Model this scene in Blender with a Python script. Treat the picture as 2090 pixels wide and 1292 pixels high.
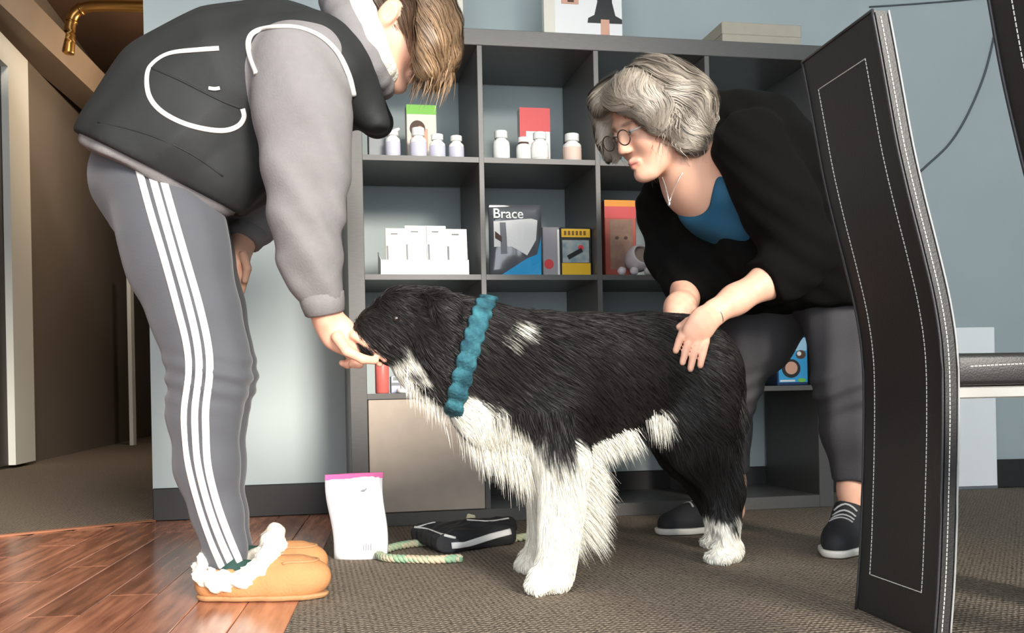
import bpy, bmesh, math, random
import numpy as np
from mathutils import Vector, Matrix
from mathutils.bvhtree import BVHTree

for o in list(bpy.data.objects):
    bpy.data.objects.remove(o)
scene = bpy.context.scene
col = scene.collection
random.seed(7)
rng = np.random.default_rng(11)

# ------------------------------------------------------------------ camera
FPX, CX, CY, CAMH, ROLL = 2100.0, 1045.0, 795.0, 0.40, 0.020
CAM = np.array([0.0, 0.0, CAMH])
RIGHT = np.array([math.cos(ROLL), 0, -math.sin(ROLL)])
UP = np.array([math.sin(ROLL), 0, math.cos(ROLL)])
cd = bpy.data.cameras.new('camera')
cam = bpy.data.objects.new('camera', cd)
col.objects.link(cam)
cd.sensor_fit = 'HORIZONTAL'
cd.sensor_width = 36.0
cd.lens = 36.0 * FPX / 2090.0
cd.shift_y = (CY - 646.0) / 2090.0
cd.clip_start = 0.05
m = Matrix.Identity(4)
for i in range(3):
    m[i][0] = RIGHT[i]
    m[i][1] = UP[i]
    m[i][2] = (0, -1, 0)[i]
    m[i][3] = CAM[i]
cam.matrix_world = m
scene.camera = cam

# ------------------------------------------------------------------ light
world = bpy.data.worlds.new('world')
scene.world = world
world.use_nodes = True
bg = world.node_tree.nodes['Background']
bg.inputs['Color'].default_value = (0.86, 0.93, 1.0, 1)
bg.inputs['Strength'].default_value = 3.7

sd = bpy.data.lights.new('sun', 'SUN')
sd.energy = 4.6
sd.angle = math.radians(16)
sd.color = (1.0, 0.93, 0.82)
sun = bpy.data.objects.new('sun', sd)
col.objects.link(sun)
sun.rotation_euler = Vector((-0.50, 1.0, -0.36)).to_track_quat('-Z', 'Y').to_euler()
sun.location = (0.5, -4, 3)

vs = scene.view_settings
vs.view_transform = 'Standard'
vs.look = 'None'
vs.gamma = 1.0
vs.use_curve_mapping = False
vs.exposure = 0.42

# ------------------------------------------------------------------ helpers
def ray(px, py):
    return RIGHT * ((px - CX) / FPX) + UP * ((CY - py) / FPX) + np.array([0, 1.0, 0])

def P(px, py, Y):
    return CAM + ray(px, py) * Y

def G(px, py, z=0.0):
    d = ray(px, py)
    return CAM + d * ((z - CAMH) / d[2])

def R(px, Y):                     # radius in pixels -> metres at depth Y
    return px * Y / FPX

def onplane(px, py, p0, n):
    d = ray(px, py)
    return CAM + d * (np.dot(np.array(p0) - CAM, n) / np.dot(d, n))

def srgb(r, g, b):
    f = lambda c: c / 12.92 if c <= 0.04045 else ((c + 0.055) / 1.055) ** 2.4
    return (f(r / 255), f(g / 255), f(b / 255))

MATS = {}
def mat(name, c, rough=0.6, metal=0.0, noise=0.0, nscale=30.0, bump=0.0, bscale=200.0,
        attr=None, sheen=0.0, c2=None, spec=0.35, stretch=None):
    if name in MATS:
        return MATS[name]
    M = bpy.data.materials.new(name)
    M.use_nodes = True
    nt = M.node_tree
    b = nt.nodes['Principled BSDF']
    b.inputs['Base Color'].default_value = (*c, 1)
    b.inputs['Roughness'].default_value = rough
    b.inputs['Metallic'].default_value = metal
    b.inputs['Specular IOR Level'].default_value = spec
    if sheen:
        b.inputs['Sheen Weight'].default_value = sheen
    tc = nt.nodes.new('ShaderNodeTexCoord')
    vec = tc.outputs['Object']
    if stretch:
        mp = nt.nodes.new('ShaderNodeMapping')
        mp.inputs['Scale'].default_value = stretch
        nt.links.new(vec, mp.inputs['Vector'])
        vec = mp.outputs['Vector']
    if attr:
        a = nt.nodes.new('ShaderNodeAttribute')
        a.attribute_name = attr
        nt.links.new(a.outputs['Color'], b.inputs['Base Color'])
    elif noise or c2:
        n = nt.nodes.new('ShaderNodeTexNoise')
        n.inputs['Scale'].default_value = nscale
        n.inputs['Detail'].default_value = 5
        nt.links.new(vec, n.inputs['Vector'])
        rp = nt.nodes.new('ShaderNodeValToRGB')
        rp.color_ramp.elements[0].position = 0.3
        rp.color_ramp.elements[1].position = 0.7
        lo = c2 if c2 else tuple(v * (1 - noise) for v in c)
        hi = c if c2 else tuple(min(1, v * (1 + noise)) for v in c)
        rp.color_ramp.elements[0].color = (*lo, 1)
        rp.color_ramp.elements[1].color = (*hi, 1)
        nt.links.new(n.outputs['Fac'], rp.inputs['Fac'])
        nt.links.new(rp.outputs['Color'], b.inputs['Base Color'])
    if bump:
        n2 = nt.nodes.new('ShaderNodeTexNoise')
        n2.inputs['Scale'].default_value = bscale
        n2.inputs['Detail'].default_value = 3
        nt.links.new(vec, n2.inputs['Vector'])
        bp = nt.nodes.new('ShaderNodeBump')
        bp.inputs['Strength'].default_value = bump
        bp.inputs['Distance'].default_value = 0.004
        nt.links.new(n2.outputs['Fac'], bp.inputs['Height'])
        nt.links.new(bp.outputs['Normal'], b.inputs['Normal'])
    MATS[name] = M
    return M

def tag(o, label, cat, group=None):
    o['label'] = label
    o['category'] = cat
    if group:
        o['group'] = group
    return o

def link(name, me, material=None, parent=None, smooth=False):
    o = bpy.data.objects.new(name, me)
    col.objects.link(o)
    if material is not None and len(me.materials) == 0:
        me.materials.append(material)
    if parent is not None:
        o.parent = parent
    if smooth and len(me.polygons):
        me.polygons.foreach_set('use_smooth', np.ones(len(me.polygons), dtype=bool))
    return o

def empty(name, loc, label=None, cat=None, group=None, rz=0.0):
    o = bpy.data.objects.new(name, None)
    o.empty_display_size = 0.05
    col.objects.link(o)
    o.location = tuple(loc)
    o.rotation_euler = (0, 0, rz)
    if label:
        tag(o, label, cat, group)
    return o

def struct(o):
    o['kind'] = 'structure'
    return o

def bm_mesh(name, bm):
    me = bpy.data.meshes.new(name)
    bmesh.ops.recalc_face_normals(bm, faces=bm.faces)
    bm.to_mesh(me)
    bm.free()
    return me

def add_box(bm, lo, hi, bevel=0.0, M=None, seg=1):
    lo, hi = Vector(lo), Vector(hi)
    c = (lo + hi) / 2
    s = hi - lo
    r = bmesh.ops.create_cube(bm, size=1.0)
    vv = r['verts']
    bmesh.ops.scale(bm, vec=s, verts=vv)
    bmesh.ops.translate(bm, vec=c, verts=vv)
    if bevel:
        es = list({e for v in vv for e in v.link_edges})
        rr = bmesh.ops.bevel(bm, geom=es, offset=bevel, segments=seg, affect='EDGES', profile=0.6)
        vv = list({v for f in rr['faces'] for v in f.verts} | {v for v in vv if v.is_valid})
    if M is not None:
        bmesh.ops.transform(bm, matrix=M, verts=vv)
    return vv

def box(name, lo, hi, material, parent=None, bevel=0.0, M=None, seg=1):
    bm = bmesh.new()
    add_box(bm, lo, hi, bevel, M, seg)
    return link(name, bm_mesh(name, bm), material, parent)

def prism(name, pts, vec, material, parent=None, bevel=0.0):
    """polygon pts (3d) extruded along vec"""
    bm = bmesh.new()
    a = [bm.verts.new(tuple(p)) for p in pts]
    b = [bm.verts.new(tuple(np.array(p) + np.array(vec))) for p in pts]
    n = len(pts)
    bm.faces.new(a)
    bm.faces.new(b[::-1])
    for i in range(n):
        bm.faces.new((a[i], b[i], b[(i + 1) % n], a[(i + 1) % n]))
    if bevel:
        bmesh.ops.recalc_face_normals(bm, faces=bm.faces)
        bmesh.ops.bevel(bm, geom=list(bm.edges), offset=bevel, segments=2, affect='EDGES')
    return link(name, bm_mesh(name, bm), material, parent)

def add_lathe(bm, prof, n=20, M=None):
    rings = []
    for r, z in prof:
        ring = []
        for i in range(n):
            a = 2 * math.pi * i / n
            v = Vector((r * math.cos(a), r * math.sin(a), z))
            ring.append(bm.verts.new(M @ v if M else v))
        rings.append(ring)
    for k in range(len(rings) - 1):
        for i in range(n):
            j = (i + 1) % n
            bm.faces.new((rings[k][i], rings[k][j], rings[k + 1][j], rings[k + 1][i]))
    bm.faces.new(rings[0][::-1])
    bm.faces.new(rings[-1])

def lathe(name, prof, material, parent=None, n=20, M=None, smooth=True):
    bm = bmesh.new()
    add_lathe(bm, prof, n, M)
    o = link(name, bm_mesh(name, bm), material, parent)
    if smooth:
        for p in o.data.polygons:
            p.use_smooth = len(p.vertices) == 4
    return o

def catmull(pts, n=8):
    pts = [np.array(p, float) for p in pts]
    q = [2 * pts[0] - pts[1]] + pts + [2 * pts[-1] - pts[-2]]
    out = []
    for i in range(1, len(q) - 2):
        for k in range(n):
            t = k / n
            out.append(0.5 * ((2 * q[i]) + (-q[i - 1] + q[i + 1]) * t
                       + (2 * q[i - 1] - 5 * q[i] + 4 * q[i + 1] - q[i + 2]) * t * t
                       + (-q[i - 1] + 3 * q[i] - 3 * q[i + 1] + q[i + 2]) * t ** 3))
    out.append(pts[-1])
    return out

def add_tube(bm, pts, rads, n=8, normals=None, flat=1.0):
    """tube through pts; with normals given the section is an ellipse, rads wide and rads*flat high"""
    pts = [Vector(p) for p in pts]
    if not hasattr(rads, '__len__'):
        rads = [rads] * len(pts)
    rings = []
    ref = Vector((0, 0, 1))
    for i, p in enumerate(pts):
        t = (pts[min(i + 1, len(pts) - 1)] - pts[max(i - 1, 0)]).normalized()
        if normals is not None:
            nn = Vector(normals[i])
            side = t.cross(nn).normalized()
            nn = side.cross(t).normalized()
        else:
            side = t.cross(ref)
            if side.length < 0.05:
                side = t.cross(Vector((0, 1, 0)))
            side.normalize()
            nn = side.cross(t).normalized()
        ring = [bm.verts.new(p + side * (rads[i] * math.cos(2 * math.pi * k / n))
                             + nn * (rads[i] * flat * math.sin(2 * math.pi * k / n))) for k in range(n)]
        rings.append(ring)
    for a, b in zip(rings[:-1], rings[1:]):
        for k in range(n):
            bm.faces.new((a[k], a[(k + 1) % n], b[(k + 1) % n], b[k]))
    bm.faces.new(rings[0][::-1])
    bm.faces.new(rings[-1])

def tube(name, pts, rads, material, parent=None, n=8, normals=None, flat=1.0, smooth=True):
    bm = bmesh.new()
    add_tube(bm, pts, rads, n, normals, flat)
    return link(name, bm_mesh(name, bm), material, parent, smooth)

def text_part(name, body, size, material, parent, M, depth=0.0004, align='LEFT'):
    cu = bpy.data.curves.new(name, 'FONT')
    cu.body = body
    cu.size = size
    cu.extrude = depth
    cu.align_x = align
    cu.offset = size * 0.012
    t = bpy.data.objects.new(name, cu)
    col.objects.link(t)
    dg = bpy.context.evaluated_depsgraph_get()
    me = bpy.data.meshes.new_from_object(t.evaluated_get(dg))
    bpy.data.objects.remove(t)
    me.transform(M)
    me.materials.clear()
    return link(name, me, material, parent)

# ------------------------------------------------------------------ signed-distance modelling
class SDF:
    def __init__(s, lo, hi, h):
        s.h = h
        s.lo = np.array(lo, float)
        s.n = np.ceil((np.array(hi, float) - s.lo) / h).astype(int) + 1
        s.ax = [(s.lo[i] + h * np.arange(s.n[i])).astype(np.float32) for i in range(3)]
        s.F = np.full(tuple(s.n), 1.0, np.float32)

    def blk(s, lo, hi):
        a = np.clip(np.floor((np.array(lo) - s.lo) / s.h).astype(int), 0, s.n)
        b = np.clip(np.ceil((np.array(hi) - s.lo) / s.h).astype(int) + 1, 0, s.n)
        sl = tuple(slice(int(x), int(y)) for x, y in zip(a, b))
        X = s.ax[0][sl[0]][:, None, None]
        Y = s.ax[1][sl[1]][None, :, None]
        Z = s.ax[2][sl[2]][None, None, :]
        return sl, X, Y, Z

    def put(s, sl, d, k, neg=False):
        A = s.F[sl]
        if A.size == 0:
            return
        if neg:
            d = -d
            if k > 0:
                hh = np.maximum(k - np.abs(A - d), 0) / k
                s.F[sl] = np.maximum(A, d) + hh * hh * k * 0.25
            else:
                s.F[sl] = np.maximum(A, d)
        elif k > 0:
            hh = np.maximum(k - np.abs(A - d), 0) / k
            s.F[sl] = np.minimum(A, d) - hh * hh * k * 0.25
        else:
            s.F[sl] = np.minimum(A, d)

    def cone(s, a, b, ra, rb, k=0.02, sq=None, neg=False):
        a = np.array(a, float); b = np.array(b, float)
        mr = max(ra, rb) + k + 3 * s.h
        mq = mr if sq is None else mr * max(1.0, sq[1])
        sl, X, Y, Z = s.blk(np.minimum(a, b) - mq, np.maximum(a, b) + mq)
        X = X - a[0]; Y = Y - a[1]; Z = Z - a[2]
        ba = b - a
        if sq is not None:
            nn, q = np.array(sq[0], float), sq[1]
            nn = nn / np.linalg.norm(nn)
            w = (X * nn[0] + Y * nn[1] + Z * nn[2]) * (1.0 / q - 1.0)
            X = X + w * nn[0]; Y = Y + w * nn[1]; Z = Z + w * nn[2]
            ba = ba + nn * (np.dot(ba, nn) * (1.0 / q - 1.0))
        L = max(np.dot(ba, ba), 1e-9)
        t = np.clip((X * ba[0] + Y * ba[1] + Z * ba[2]) / L, 0, 1)
        d = np.sqrt((X - t * ba[0]) ** 2 + (Y - t * ba[1]) ** 2 + (Z - t * ba[2]) ** 2) - (ra + t * (rb - ra))
        if sq is not None:
            d = d * min(1.0, sq[1] * 0.5 + 0.5)
        s.put(sl, d.astype(np.float32), k, neg)

    def chain(s, pts, k=0.02, sq=None):
        for (a, ra), (b, rb) in zip(pts[:-1], pts[1:]):
            s.cone(a, b, ra, rb, k, sq)

    def ell(s, c, rad, Rm=None, k=0.02, neg=False):
        c = np.array(c, float); rad = np.array(rad, float)
        mr = rad.max() + k + 3 * s.h
        sl, X, Y, Z = s.blk(c - mr, c + mr)
        X = X - c[0]; Y = Y - c[1]; Z = Z - c[2]
        if Rm is None:
            Rm = np.eye(3)
        # Rm columns = local axes in world
        u = [(X * Rm[0][i] + Y * Rm[1][i] + Z * Rm[2][i]) for i in range(3)]
        k0 = np.sqrt(sum((u[i] / rad[i]) ** 2 for i in range(3)))
        k1 = np.sqrt(sum((u[i] / rad[i] ** 2) ** 2 for i in range(3)))
        d = k0 * (k0 - 1.0) / np.maximum(k1, 1e-6)
        s.put(sl, d.astype(np.float32), k, neg)

    def cut(s, p, n, k=0.0):
        """remove everything on the side n points to"""
        n = np.array(n, float); n /= np.linalg.norm(n)
        sl, X, Y, Z = s.blk(s.lo, s.lo + s.n * s.h)
        d = ((X - p[0]) * n[0] + (Y - p[1]) * n[1] + (Z - p[2]) * n[2]).astype(np.float32)
        s.put(sl, -d, k, True)

    def warp(s, fn):
        m = np.abs(s.F) < 0.06
        i, j, k = np.nonzero(m)
        s.F[m] += fn(s.ax[0][i], s.ax[1][j], s.ax[2][k]).astype(np.float32)

    def sample(s, p):
        g = (np.asarray(p) - s.lo) / s.h
        g = np.clip(g, 0, s.n - 1.001)
        i = np.floor(g).astype(int)
        f = g - i
        F = s.F
        out = 0
        for dx in (0, 1):
            for dy in (0, 1):
                for dz in (0, 1):
                    w = (f[:, 0] if dx else 1 - f[:, 0]) * (f[:, 1] if dy else 1 - f[:, 1]) * (f[:, 2] if dz else 1 - f[:, 2])
                    out = out + w * F[i[:, 0] + dx, i[:, 1] + dy, i[:, 2] + dz]
        return out

    def grad(s, p):
        e = s.h
        g = np.stack([s.sample(p + np.eye(3)[i] * e) - s.sample(p - np.eye(3)[i] * e) for i in range(3)], 1)
        return g / np.maximum(np.linalg.norm(g, axis=1, keepdims=True), 1e-9)

    def surface(s):
        F = s.F
        F[0] = 1; F[-1] = 1; F[:, 0] = 1; F[:, -1] = 1; F[:, :, 0] = 1; F[:, :, -1] = 1
        I = F < 0
        c = I[:-1, :-1, :-1].astype(np.uint8)
        cnt = np.zeros_like(c)
        for dx in (0, 1):
            for dy in (0, 1):
                for dz in (0, 1):
                    cnt += I[dx:I.shape[0] - 1 + dx, dy:I.shape[1] - 1 + dy, dz:I.shape[2] - 1 + dz]
        act = (cnt > 0) & (cnt < 8)
        ci = np.argwhere(act)
        idx = np.full(act.shape, -1, np.int32)
        idx[act] = np.arange(len(ci), dtype=np.int32)
        corner = [(0, 0, 0), (1, 0, 0), (0, 1, 0), (1, 1, 0), (0, 0, 1), (1, 0, 1), (0, 1, 1), (1, 1, 1)]
        V = [F[ci[:, 0] + a, ci[:, 1] + b, ci[:, 2] + d] for a, b, d in corner]
        acc = np.zeros((len(ci), 3)); num = np.zeros(len(ci))
        for e0, e1 in ((0, 1), (2, 3), (4, 5), (6, 7), (0, 2), (1, 3), (4, 6), (5, 7), (0, 4), (1, 5), (2, 6), (3, 7)):
            mk = (V[e0] < 0) != (V[e1] < 0)
            den = np.where(mk, V[e0] - V[e1], 1.0)
            t = np.where(mk, V[e0] / den, 0)
            a = np.array(corner[e0]); b = np.array(corner[e1])
            acc += mk[:, None] * (a + t[:, None] * (b - a))
            num += mk
        verts = s.lo + s.h * (ci + acc / num[:, None])
        quads = []
        n0, n1, n2 = I.shape
        def emit(diff, first, cells):
            q = np.stack([idx[c] for c in cells], 1)
            fl = first
            q[fl] = q[fl][:, ::-1]
            quads.append(q)
        d = np.argwhere(I[:-1, 1:-1, 1:-1] != I[1:, 1:-1, 1:-1]); d[:, 1:] += 1
        i, j, k = d.T
        emit(d, ~I[i, j, k], [(i, j - 1, k - 1), (i, j, k - 1), (i, j, k), (i, j - 1, k)])
        d = np.argwhere(I[1:-1, :-1, 1:-1] != I[1:-1, 1:, 1:-1]); d[:, 0] += 1; d[:, 2] += 1
        i, j, k = d.T
        emit(d, I[i, j, k], [(i - 1, j, k - 1), (i, j, k - 1), (i, j, k), (i - 1, j, k)])
        d = np.argwhere(I[1:-1, 1:-1, :-1] != I[1:-1, 1:-1, 1:]); d[:, :2] += 1
        i, j, k = d.T
        emit(d, ~I[i, j, k], [(i - 1, j - 1, k), (i, j - 1, k), (i, j, k), (i - 1, j, k)])
        return verts, np.concatenate(quads)

def raw_mesh(name, verts, quads, cols=None, sides=4):
    me = bpy.data.meshes.new(name)
    nv, nf = len(verts), len(quads)
    me.vertices.add(nv)
    me.vertices.foreach_set('co', np.asarray(verts, np.float32).ravel())
    me.loops.add(nf * sides)
    me.loops.foreach_set('vertex_index', np.asarray(quads, np.int32).ravel())
    me.polygons.add(nf)
    me.polygons.foreach_set('loop_start', np.arange(nf, dtype=np.int32) * sides)
    me.polygons.foreach_set('use_smooth', np.ones(nf, dtype=bool))
    me.update(calc_edges=True)
    if cols is not None:
        a = me.color_attributes.new('Col', 'FLOAT_COLOR', 'POINT')
        c4 = np.ones((nv, 4), np.float32)
        c4[:, :3] = cols
        a.data.foreach_set('color', c4.ravel())
    return me

def sdf_part(name, S, material, parent, base=(0, 0, 0), colfn=None, smooth=1):
    v, q = S.surface()
    for _ in range(smooth):                       # light relax
        acc = np.zeros_like(v); num = np.zeros(len(v))
        for a, b in ((0, 1), (1, 2), (2, 3), (3, 0)):
            np.add.at(acc, q[:, a], v[q[:, b]]); np.add.at(num, q[:, a], 1)
        v = 0.5 * v + 0.5 * acc / np.maximum(num, 1)[:, None]
    cols = colfn(v) if colfn else None
    me = raw_mesh(name, v - np.array(base), q, cols)
    o = link(name, me, material, parent)
    o_v[o.name] = (v, q)
    return o
o_v = {}

def bvh_of(o):
    v, q = o_v[o.name]
    return BVHTree.FromPolygons([tuple(x) for x in v], [tuple(int(i) for i in f) for f in q])

def drape(pxs, bvh, off=0.001, n=8, closed=False, miss=None):
    """image-side polyline laid onto a surface; returns points and normals in world space"""
    pp = catmull([(x, y) for x, y in pxs], n)
    pts, nrm = [], []
    for x, y in pp:
        d = Vector(ray(x, y)).normalized()
        hs = [h for h in (b_.ray_cast(Vector(CAM), d) for b_ in (bvh if isinstance(bvh, list) else [bvh])) if h[0] is not None]
        h = min(hs, key=lambda q_: q_[3]) if hs else None
        if h is None:
            h = (bvh[0] if isinstance(bvh, list) else bvh).find_nearest(Vector(P(x, y, miss or 2.0)))
        nn = h[1]
        if nn.dot(d) > 0:
            nn = -nn
        pts.append(np.array(h[0] + nn * off)); nrm.append(np.array(nn))
    # smooth
    for _ in range(2):
        pts = [pts[0]] + [(pts[i - 1] + 2 * pts[i] + pts[i + 1]) / 4 for i in range(1, len(pts) - 1)] + [pts[-1]]
        nrm = [nrm[0]] + [(nrm[i - 1] + 2 * nrm[i] + nrm[i + 1]) / 4 for i in range(1, len(nrm) - 1)] + [nrm[-1]]
    return pts, nrm

def drape_ribbon(name, pxs, bvh, width, material, parent, base, flat=0.2, off=0.001, n=8, miss=None):
    pts, nrm = drape(pxs, bvh, off, n, miss=miss)
    return tube(name, [p - np.array(base) for p in pts], width, material, parent, 8, nrm, flat)

def ribbons(name, paths, widths, cols, material, parent, base, side_ref=None):
    """paths: (N, S, 3) strands -> one mesh of tapering flat ribbons"""
    N, S, _ = paths.shape
    t = np.gradient(paths, axis=1)
    t /= np.maximum(np.linalg.norm(t, axis=2, keepdims=True), 1e-9)
    ref = side_ref if side_ref is not None else rng.normal(size=(N, 1, 3)) * np.ones((1, S, 1))
    sd_ = np.cross(t, ref)
    sd_ /= np.maximum(np.linalg.norm(sd_, axis=2, keepdims=True), 1e-9)
    w = widths[:, None, None] * (1.0 - np.linspace(0, 1, S) ** 1.6 * 0.9)[None, :, None]
    A = paths - sd_ * w * 0.5
    B = paths + sd_ * w * 0.5
    verts = np.stack([A, B], 2).reshape(-1, 3)
    ii = (np.arange(N)[:, None] * S + np.arange(S - 1)[None, :]).ravel() * 2
    quads = np.stack([ii, ii + 1, ii + 3, ii + 2], 1)
    c = np.repeat(cols, S * 2, axis=0) if cols.ndim == 2 else np.repeat(cols.reshape(-1, 3), 2, axis=0)
    me = raw_mesh(name, verts - np.array(base), quads, c)
    o = link(name, me, material, parent)
    o['kind'] = 'stuff'
    return o

def sample_surface(v, q, n, weight=None):
    a, b, c, d = v[q[:, 0]], v[q[:, 1]], v[q[:, 2]], v[q[:, 3]]
    ar = 0.5 * np.linalg.norm(np.cross(c - a, d - b), axis=1)
    if weight is not None:
        ar = ar * weight((a + b + c + d) / 4)
    f = rng.choice(len(q), size=n, p=ar / ar.sum())
    u, w = rng.random((2, n, 1))
    p = (a[f] * (1 - u) + b[f] * u) * (1 - w) + (d[f] * (1 - u) + c[f] * u) * w
    return p

def comb(S, roots, flow, n, step, lift, jitter=0.0, stick=None):
    """strands that follow a flow field over a surface. lift: (n,) height above it"""
    p = roots.copy()
    out = [p.copy()]
    for i in range(1, n):
        g = S.grad(p)
        f = flow(p, i)
        f = f + rng.normal(size=p.shape) * jitter
        if stick is None:
            f = f - (f * g).sum(1, keepdims=True) * g
        else:
            f = f - stick[:, None] * (f * g).sum(1, keepdims=True) * g
        f /= np.maximum(np.linalg.norm(f, axis=1, keepdims=True), 1e-9)
        st = step if np.isscalar(step) else step[:, None]
        p = p + f * st
        g = S.grad(p)
        dd = np.clip(S.sample(p) - lift[i], -.012, .012)
        if stick is not None:
            dd = dd * stick
        p = p - g * dd[:, None]
        p = np.where(np.abs(S.sample(p))[:, None] > .03, out[-1] + f * st * .3, p)
        out.append(p.copy())
    return np.stack(out, 1)

def locks(name, S, roots, flow, n, step, lift, per, rad, wave, colfn, material, parent, base, width=.0018):
    """clumped wavy locks: centre strands combed over a surface, each carrying a tapering bundle"""
    cpth = comb(S, roots, flow, n, step, lift, .05)
    K = len(roots)
    ts = np.linspace(0, 1, n)
    g = S.grad(cpth.reshape(-1, 3)).reshape(cpth.shape)
    t = np.gradient(cpth, axis=1); t /= np.maximum(np.linalg.norm(t, axis=2, keepdims=True), 1e-9)
    side = np.cross(t, g)
    ph = (roots[:, 0] * 45 + roots[:, 2] * 30)[:, None] + rng.normal(size=(K, 1)) * .4
    cpth = cpth + side * (np.sin(ph + ts[None, :] * 7.5) * wave * ts[None, :])[:, :, None]
    off = rng.normal(size=(K, per, 1, 2)) * rad * (1.0 - .75 * ts ** 1.5)[None, None, :, None]
    pth = cpth[:, None] + side[:, None] * off[..., :1] + g[:, None] * np.abs(off[..., 1:]) * .6
    tint = (.72 + .5 * rng.random((K, 1, 1, 1))) * (.85 + .3 * rng.random((K, per, 1, 1)))
    pth = pth.reshape(K * per, n, 3)
    c = colfn(pth.reshape(-1, 3)).reshape(K, per, n, 3) * tint
    gg = np.repeat(g[:, None], per, 1).reshape(K * per, n, 3)
    return ribbons(name, pth, np.full(K * per, width), np.clip(c, 0, 1).reshape(K * per, n, 3), material, parent, base, side_ref=gg)

def wrinkle(amp, fs, seed=0):
    r = np.random.default_rng(seed)
    ws = [(r.normal(size=3) * f, r.random() * 6.28, amp * a) for f, a in fs]
    def fn(x, y, z):
        o = 0
        for w, ph, a in ws:
            o = o + a * np.sin(w[0] * x + w[1] * y + w[2] * z + ph)
        return o
    return fn
# ------------------------------------------------------------------ layout of the room
TH = math.atan(0.2)
U = np.array([math.cos(TH), math.sin(TH), 0])          # along the blue wall
N = np.array([-math.sin(TH), math.cos(TH), 0])         # into the wall
Zv = np.array([0, 0, 1.0])
_o = P(745, 570, 3.043); _o[2] = 0
UO = _o - U * 0.05                                      # shelf unit, front left bottom corner
WALLP = UO + N * 0.405                                  # a point of the blue wall
def UW(a, b, z):                                        # unit frame -> world
    return UO + U * a + N * b + Zv * z
def on_unit(px, py, b):                                 # pixel -> (a, z) at depth b behind the unit's front
    p = onplane(px, py, UO + N * b, N)
    return float(np.dot(p - UO, U)), float(p[2])

m_blue = mat('wall_paint_blue', srgb(168, 178, 178), 0.75, noise=0.03, nscale=3, bump=0.05, bscale=60)
m_dark = mat('hall_paint_brown', srgb(112, 102, 92), 0.7, noise=0.06, nscale=2)
m_hallceil = mat('hall_ceiling_brown', srgb(88, 66, 50), 0.8, noise=0.1, nscale=4)
m_base = mat('baseboard_dark', srgb(40, 38, 38), 0.55, noise=0.05)
m_white = mat('white_paint', srgb(226, 224, 214), 0.45)
m_plaster = mat('ceiling_white', srgb(238, 238, 235), 0.9)
m_beam = mat('beam_tan', srgb(140, 122, 104), 0.7, noise=0.05, nscale=6)
m_brass = mat('brass_duct', srgb(196, 150, 84), 0.3, metal=0.9)
m_strip = mat('strip_wood', srgb(176, 120, 92), 0.45)

def carpet_mat(name, c, c2):
    M = bpy.data.materials.new(name); M.use_nodes = True
    nt = M.node_tree; b = nt.nodes['Principled BSDF']
    b.inputs['Roughness'].default_value = 0.95
    b.inputs['Specular IOR Level'].default_value = 0.15
    tc = nt.nodes.new('ShaderNodeTexCoord')
    mp = nt.nodes.new('ShaderNodeMapping'); mp.inputs['Rotation'].default_value = (0, 0, -TH)
    nt.links.new(tc.outputs['Object'], mp.inputs['Vector'])
    wv = nt.nodes.new('ShaderNodeTexWave'); wv.inputs['Scale'].default_value = 28; wv.inputs['Distortion'].default_value = 0.6
    w2 = nt.nodes.new('ShaderNodeTexWave'); w2.bands_direction = 'Y'; w2.inputs['Scale'].default_value = 22; w2.inputs['Distortion'].default_value = 0.8
    ns = nt.nodes.new('ShaderNodeTexNoise'); ns.inputs['Scale'].default_value = 130; ns.inputs['Detail'].default_value = 4
    for k in (wv, w2, ns):
        nt.links.new(mp.outputs['Vector'], k.inputs['Vector'])
    mu = nt.nodes.new('ShaderNodeMath'); mu.operation = 'MULTIPLY'
    nt.links.new(wv.outputs['Fac'], mu.inputs[0]); nt.links.new(w2.outputs['Fac'], mu.inputs[1])
    ad = nt.nodes.new('ShaderNodeMath'); ad.operation = 'MULTIPLY_ADD'
    nt.links.new(ns.outputs['Fac'], ad.inputs[0]); ad.inputs[1].default_value = 1.5
    nt.links.new(mu.outputs[0], ad.inputs[2])
    rp = nt.nodes.new('ShaderNodeValToRGB')
    rp.color_ramp.elements[0].position = 0.45; rp.color_ramp.elements[0].color = (*c2, 1)
    rp.color_ramp.elements[1].position = 1.0; rp.color_ramp.elements[1].color = (*c, 1)
    nt.links.new(ad.outputs[0], rp.inputs['Fac']); nt.links.new(rp.outputs['Color'], b.inputs['Base Color'])
    bp = nt.nodes.new('ShaderNodeBump'); bp.inputs['Strength'].default_value = 0.8; bp.inputs['Distance'].default_value = 0.006
    nt.links.new(ad.outputs[0], bp.inputs['Height']); nt.links.new(bp.outputs['Normal'], b.inputs['Normal'])
    return M
m_carpet = carpet_mat('carpet_charcoal', srgb(140, 127, 112), srgb(60, 54, 48))

def quad_slab(name, pts, dz, material, parent=None):
    return prism(name, [np.array([p[0], p[1], 0 if len(p) < 3 else p[2]]) for p in pts], (0, 0, -dz), material, parent)

# ground: carpet everywhere, the wood floor lies on the left of a line square to the wall
eb0 = G(580, 1292); eb0[2] = 0
eb1 = G(688, 1062); eb1[2] = 0
E = (eb1 - eb0) / np.linalg.norm(eb1 - eb0)             # run of the wood/carpet joint and of the planks
EP = np.array([-E[1], E[0], 0])                         # to the left of it
wall_corner = onplane(312, 1000, WALLP, N); wall_corner[2] = 0
far_wood = G(150, 1080); far_wood[2] = 0
floor = struct(prism('floor', [(-8, -1.6, -.012), (6, -1.6, -.012), (6, 14, -.012), (-8, 14, -.012)], (0, 0, -0.1), m_dark))
wall_at_joint = eb0 + E * (np.dot(WALLP - eb0, N) / np.dot(E, N))
c0 = eb0 - E * 3.6
quad_slab('carpet_main', [c0, c0 - EP * 5, wall_at_joint + U * 5.2 + N * 0.3, wall_at_joint], 0.012, m_carpet, floor)
hall_edge_r = wall_corner + N * 0.0
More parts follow.
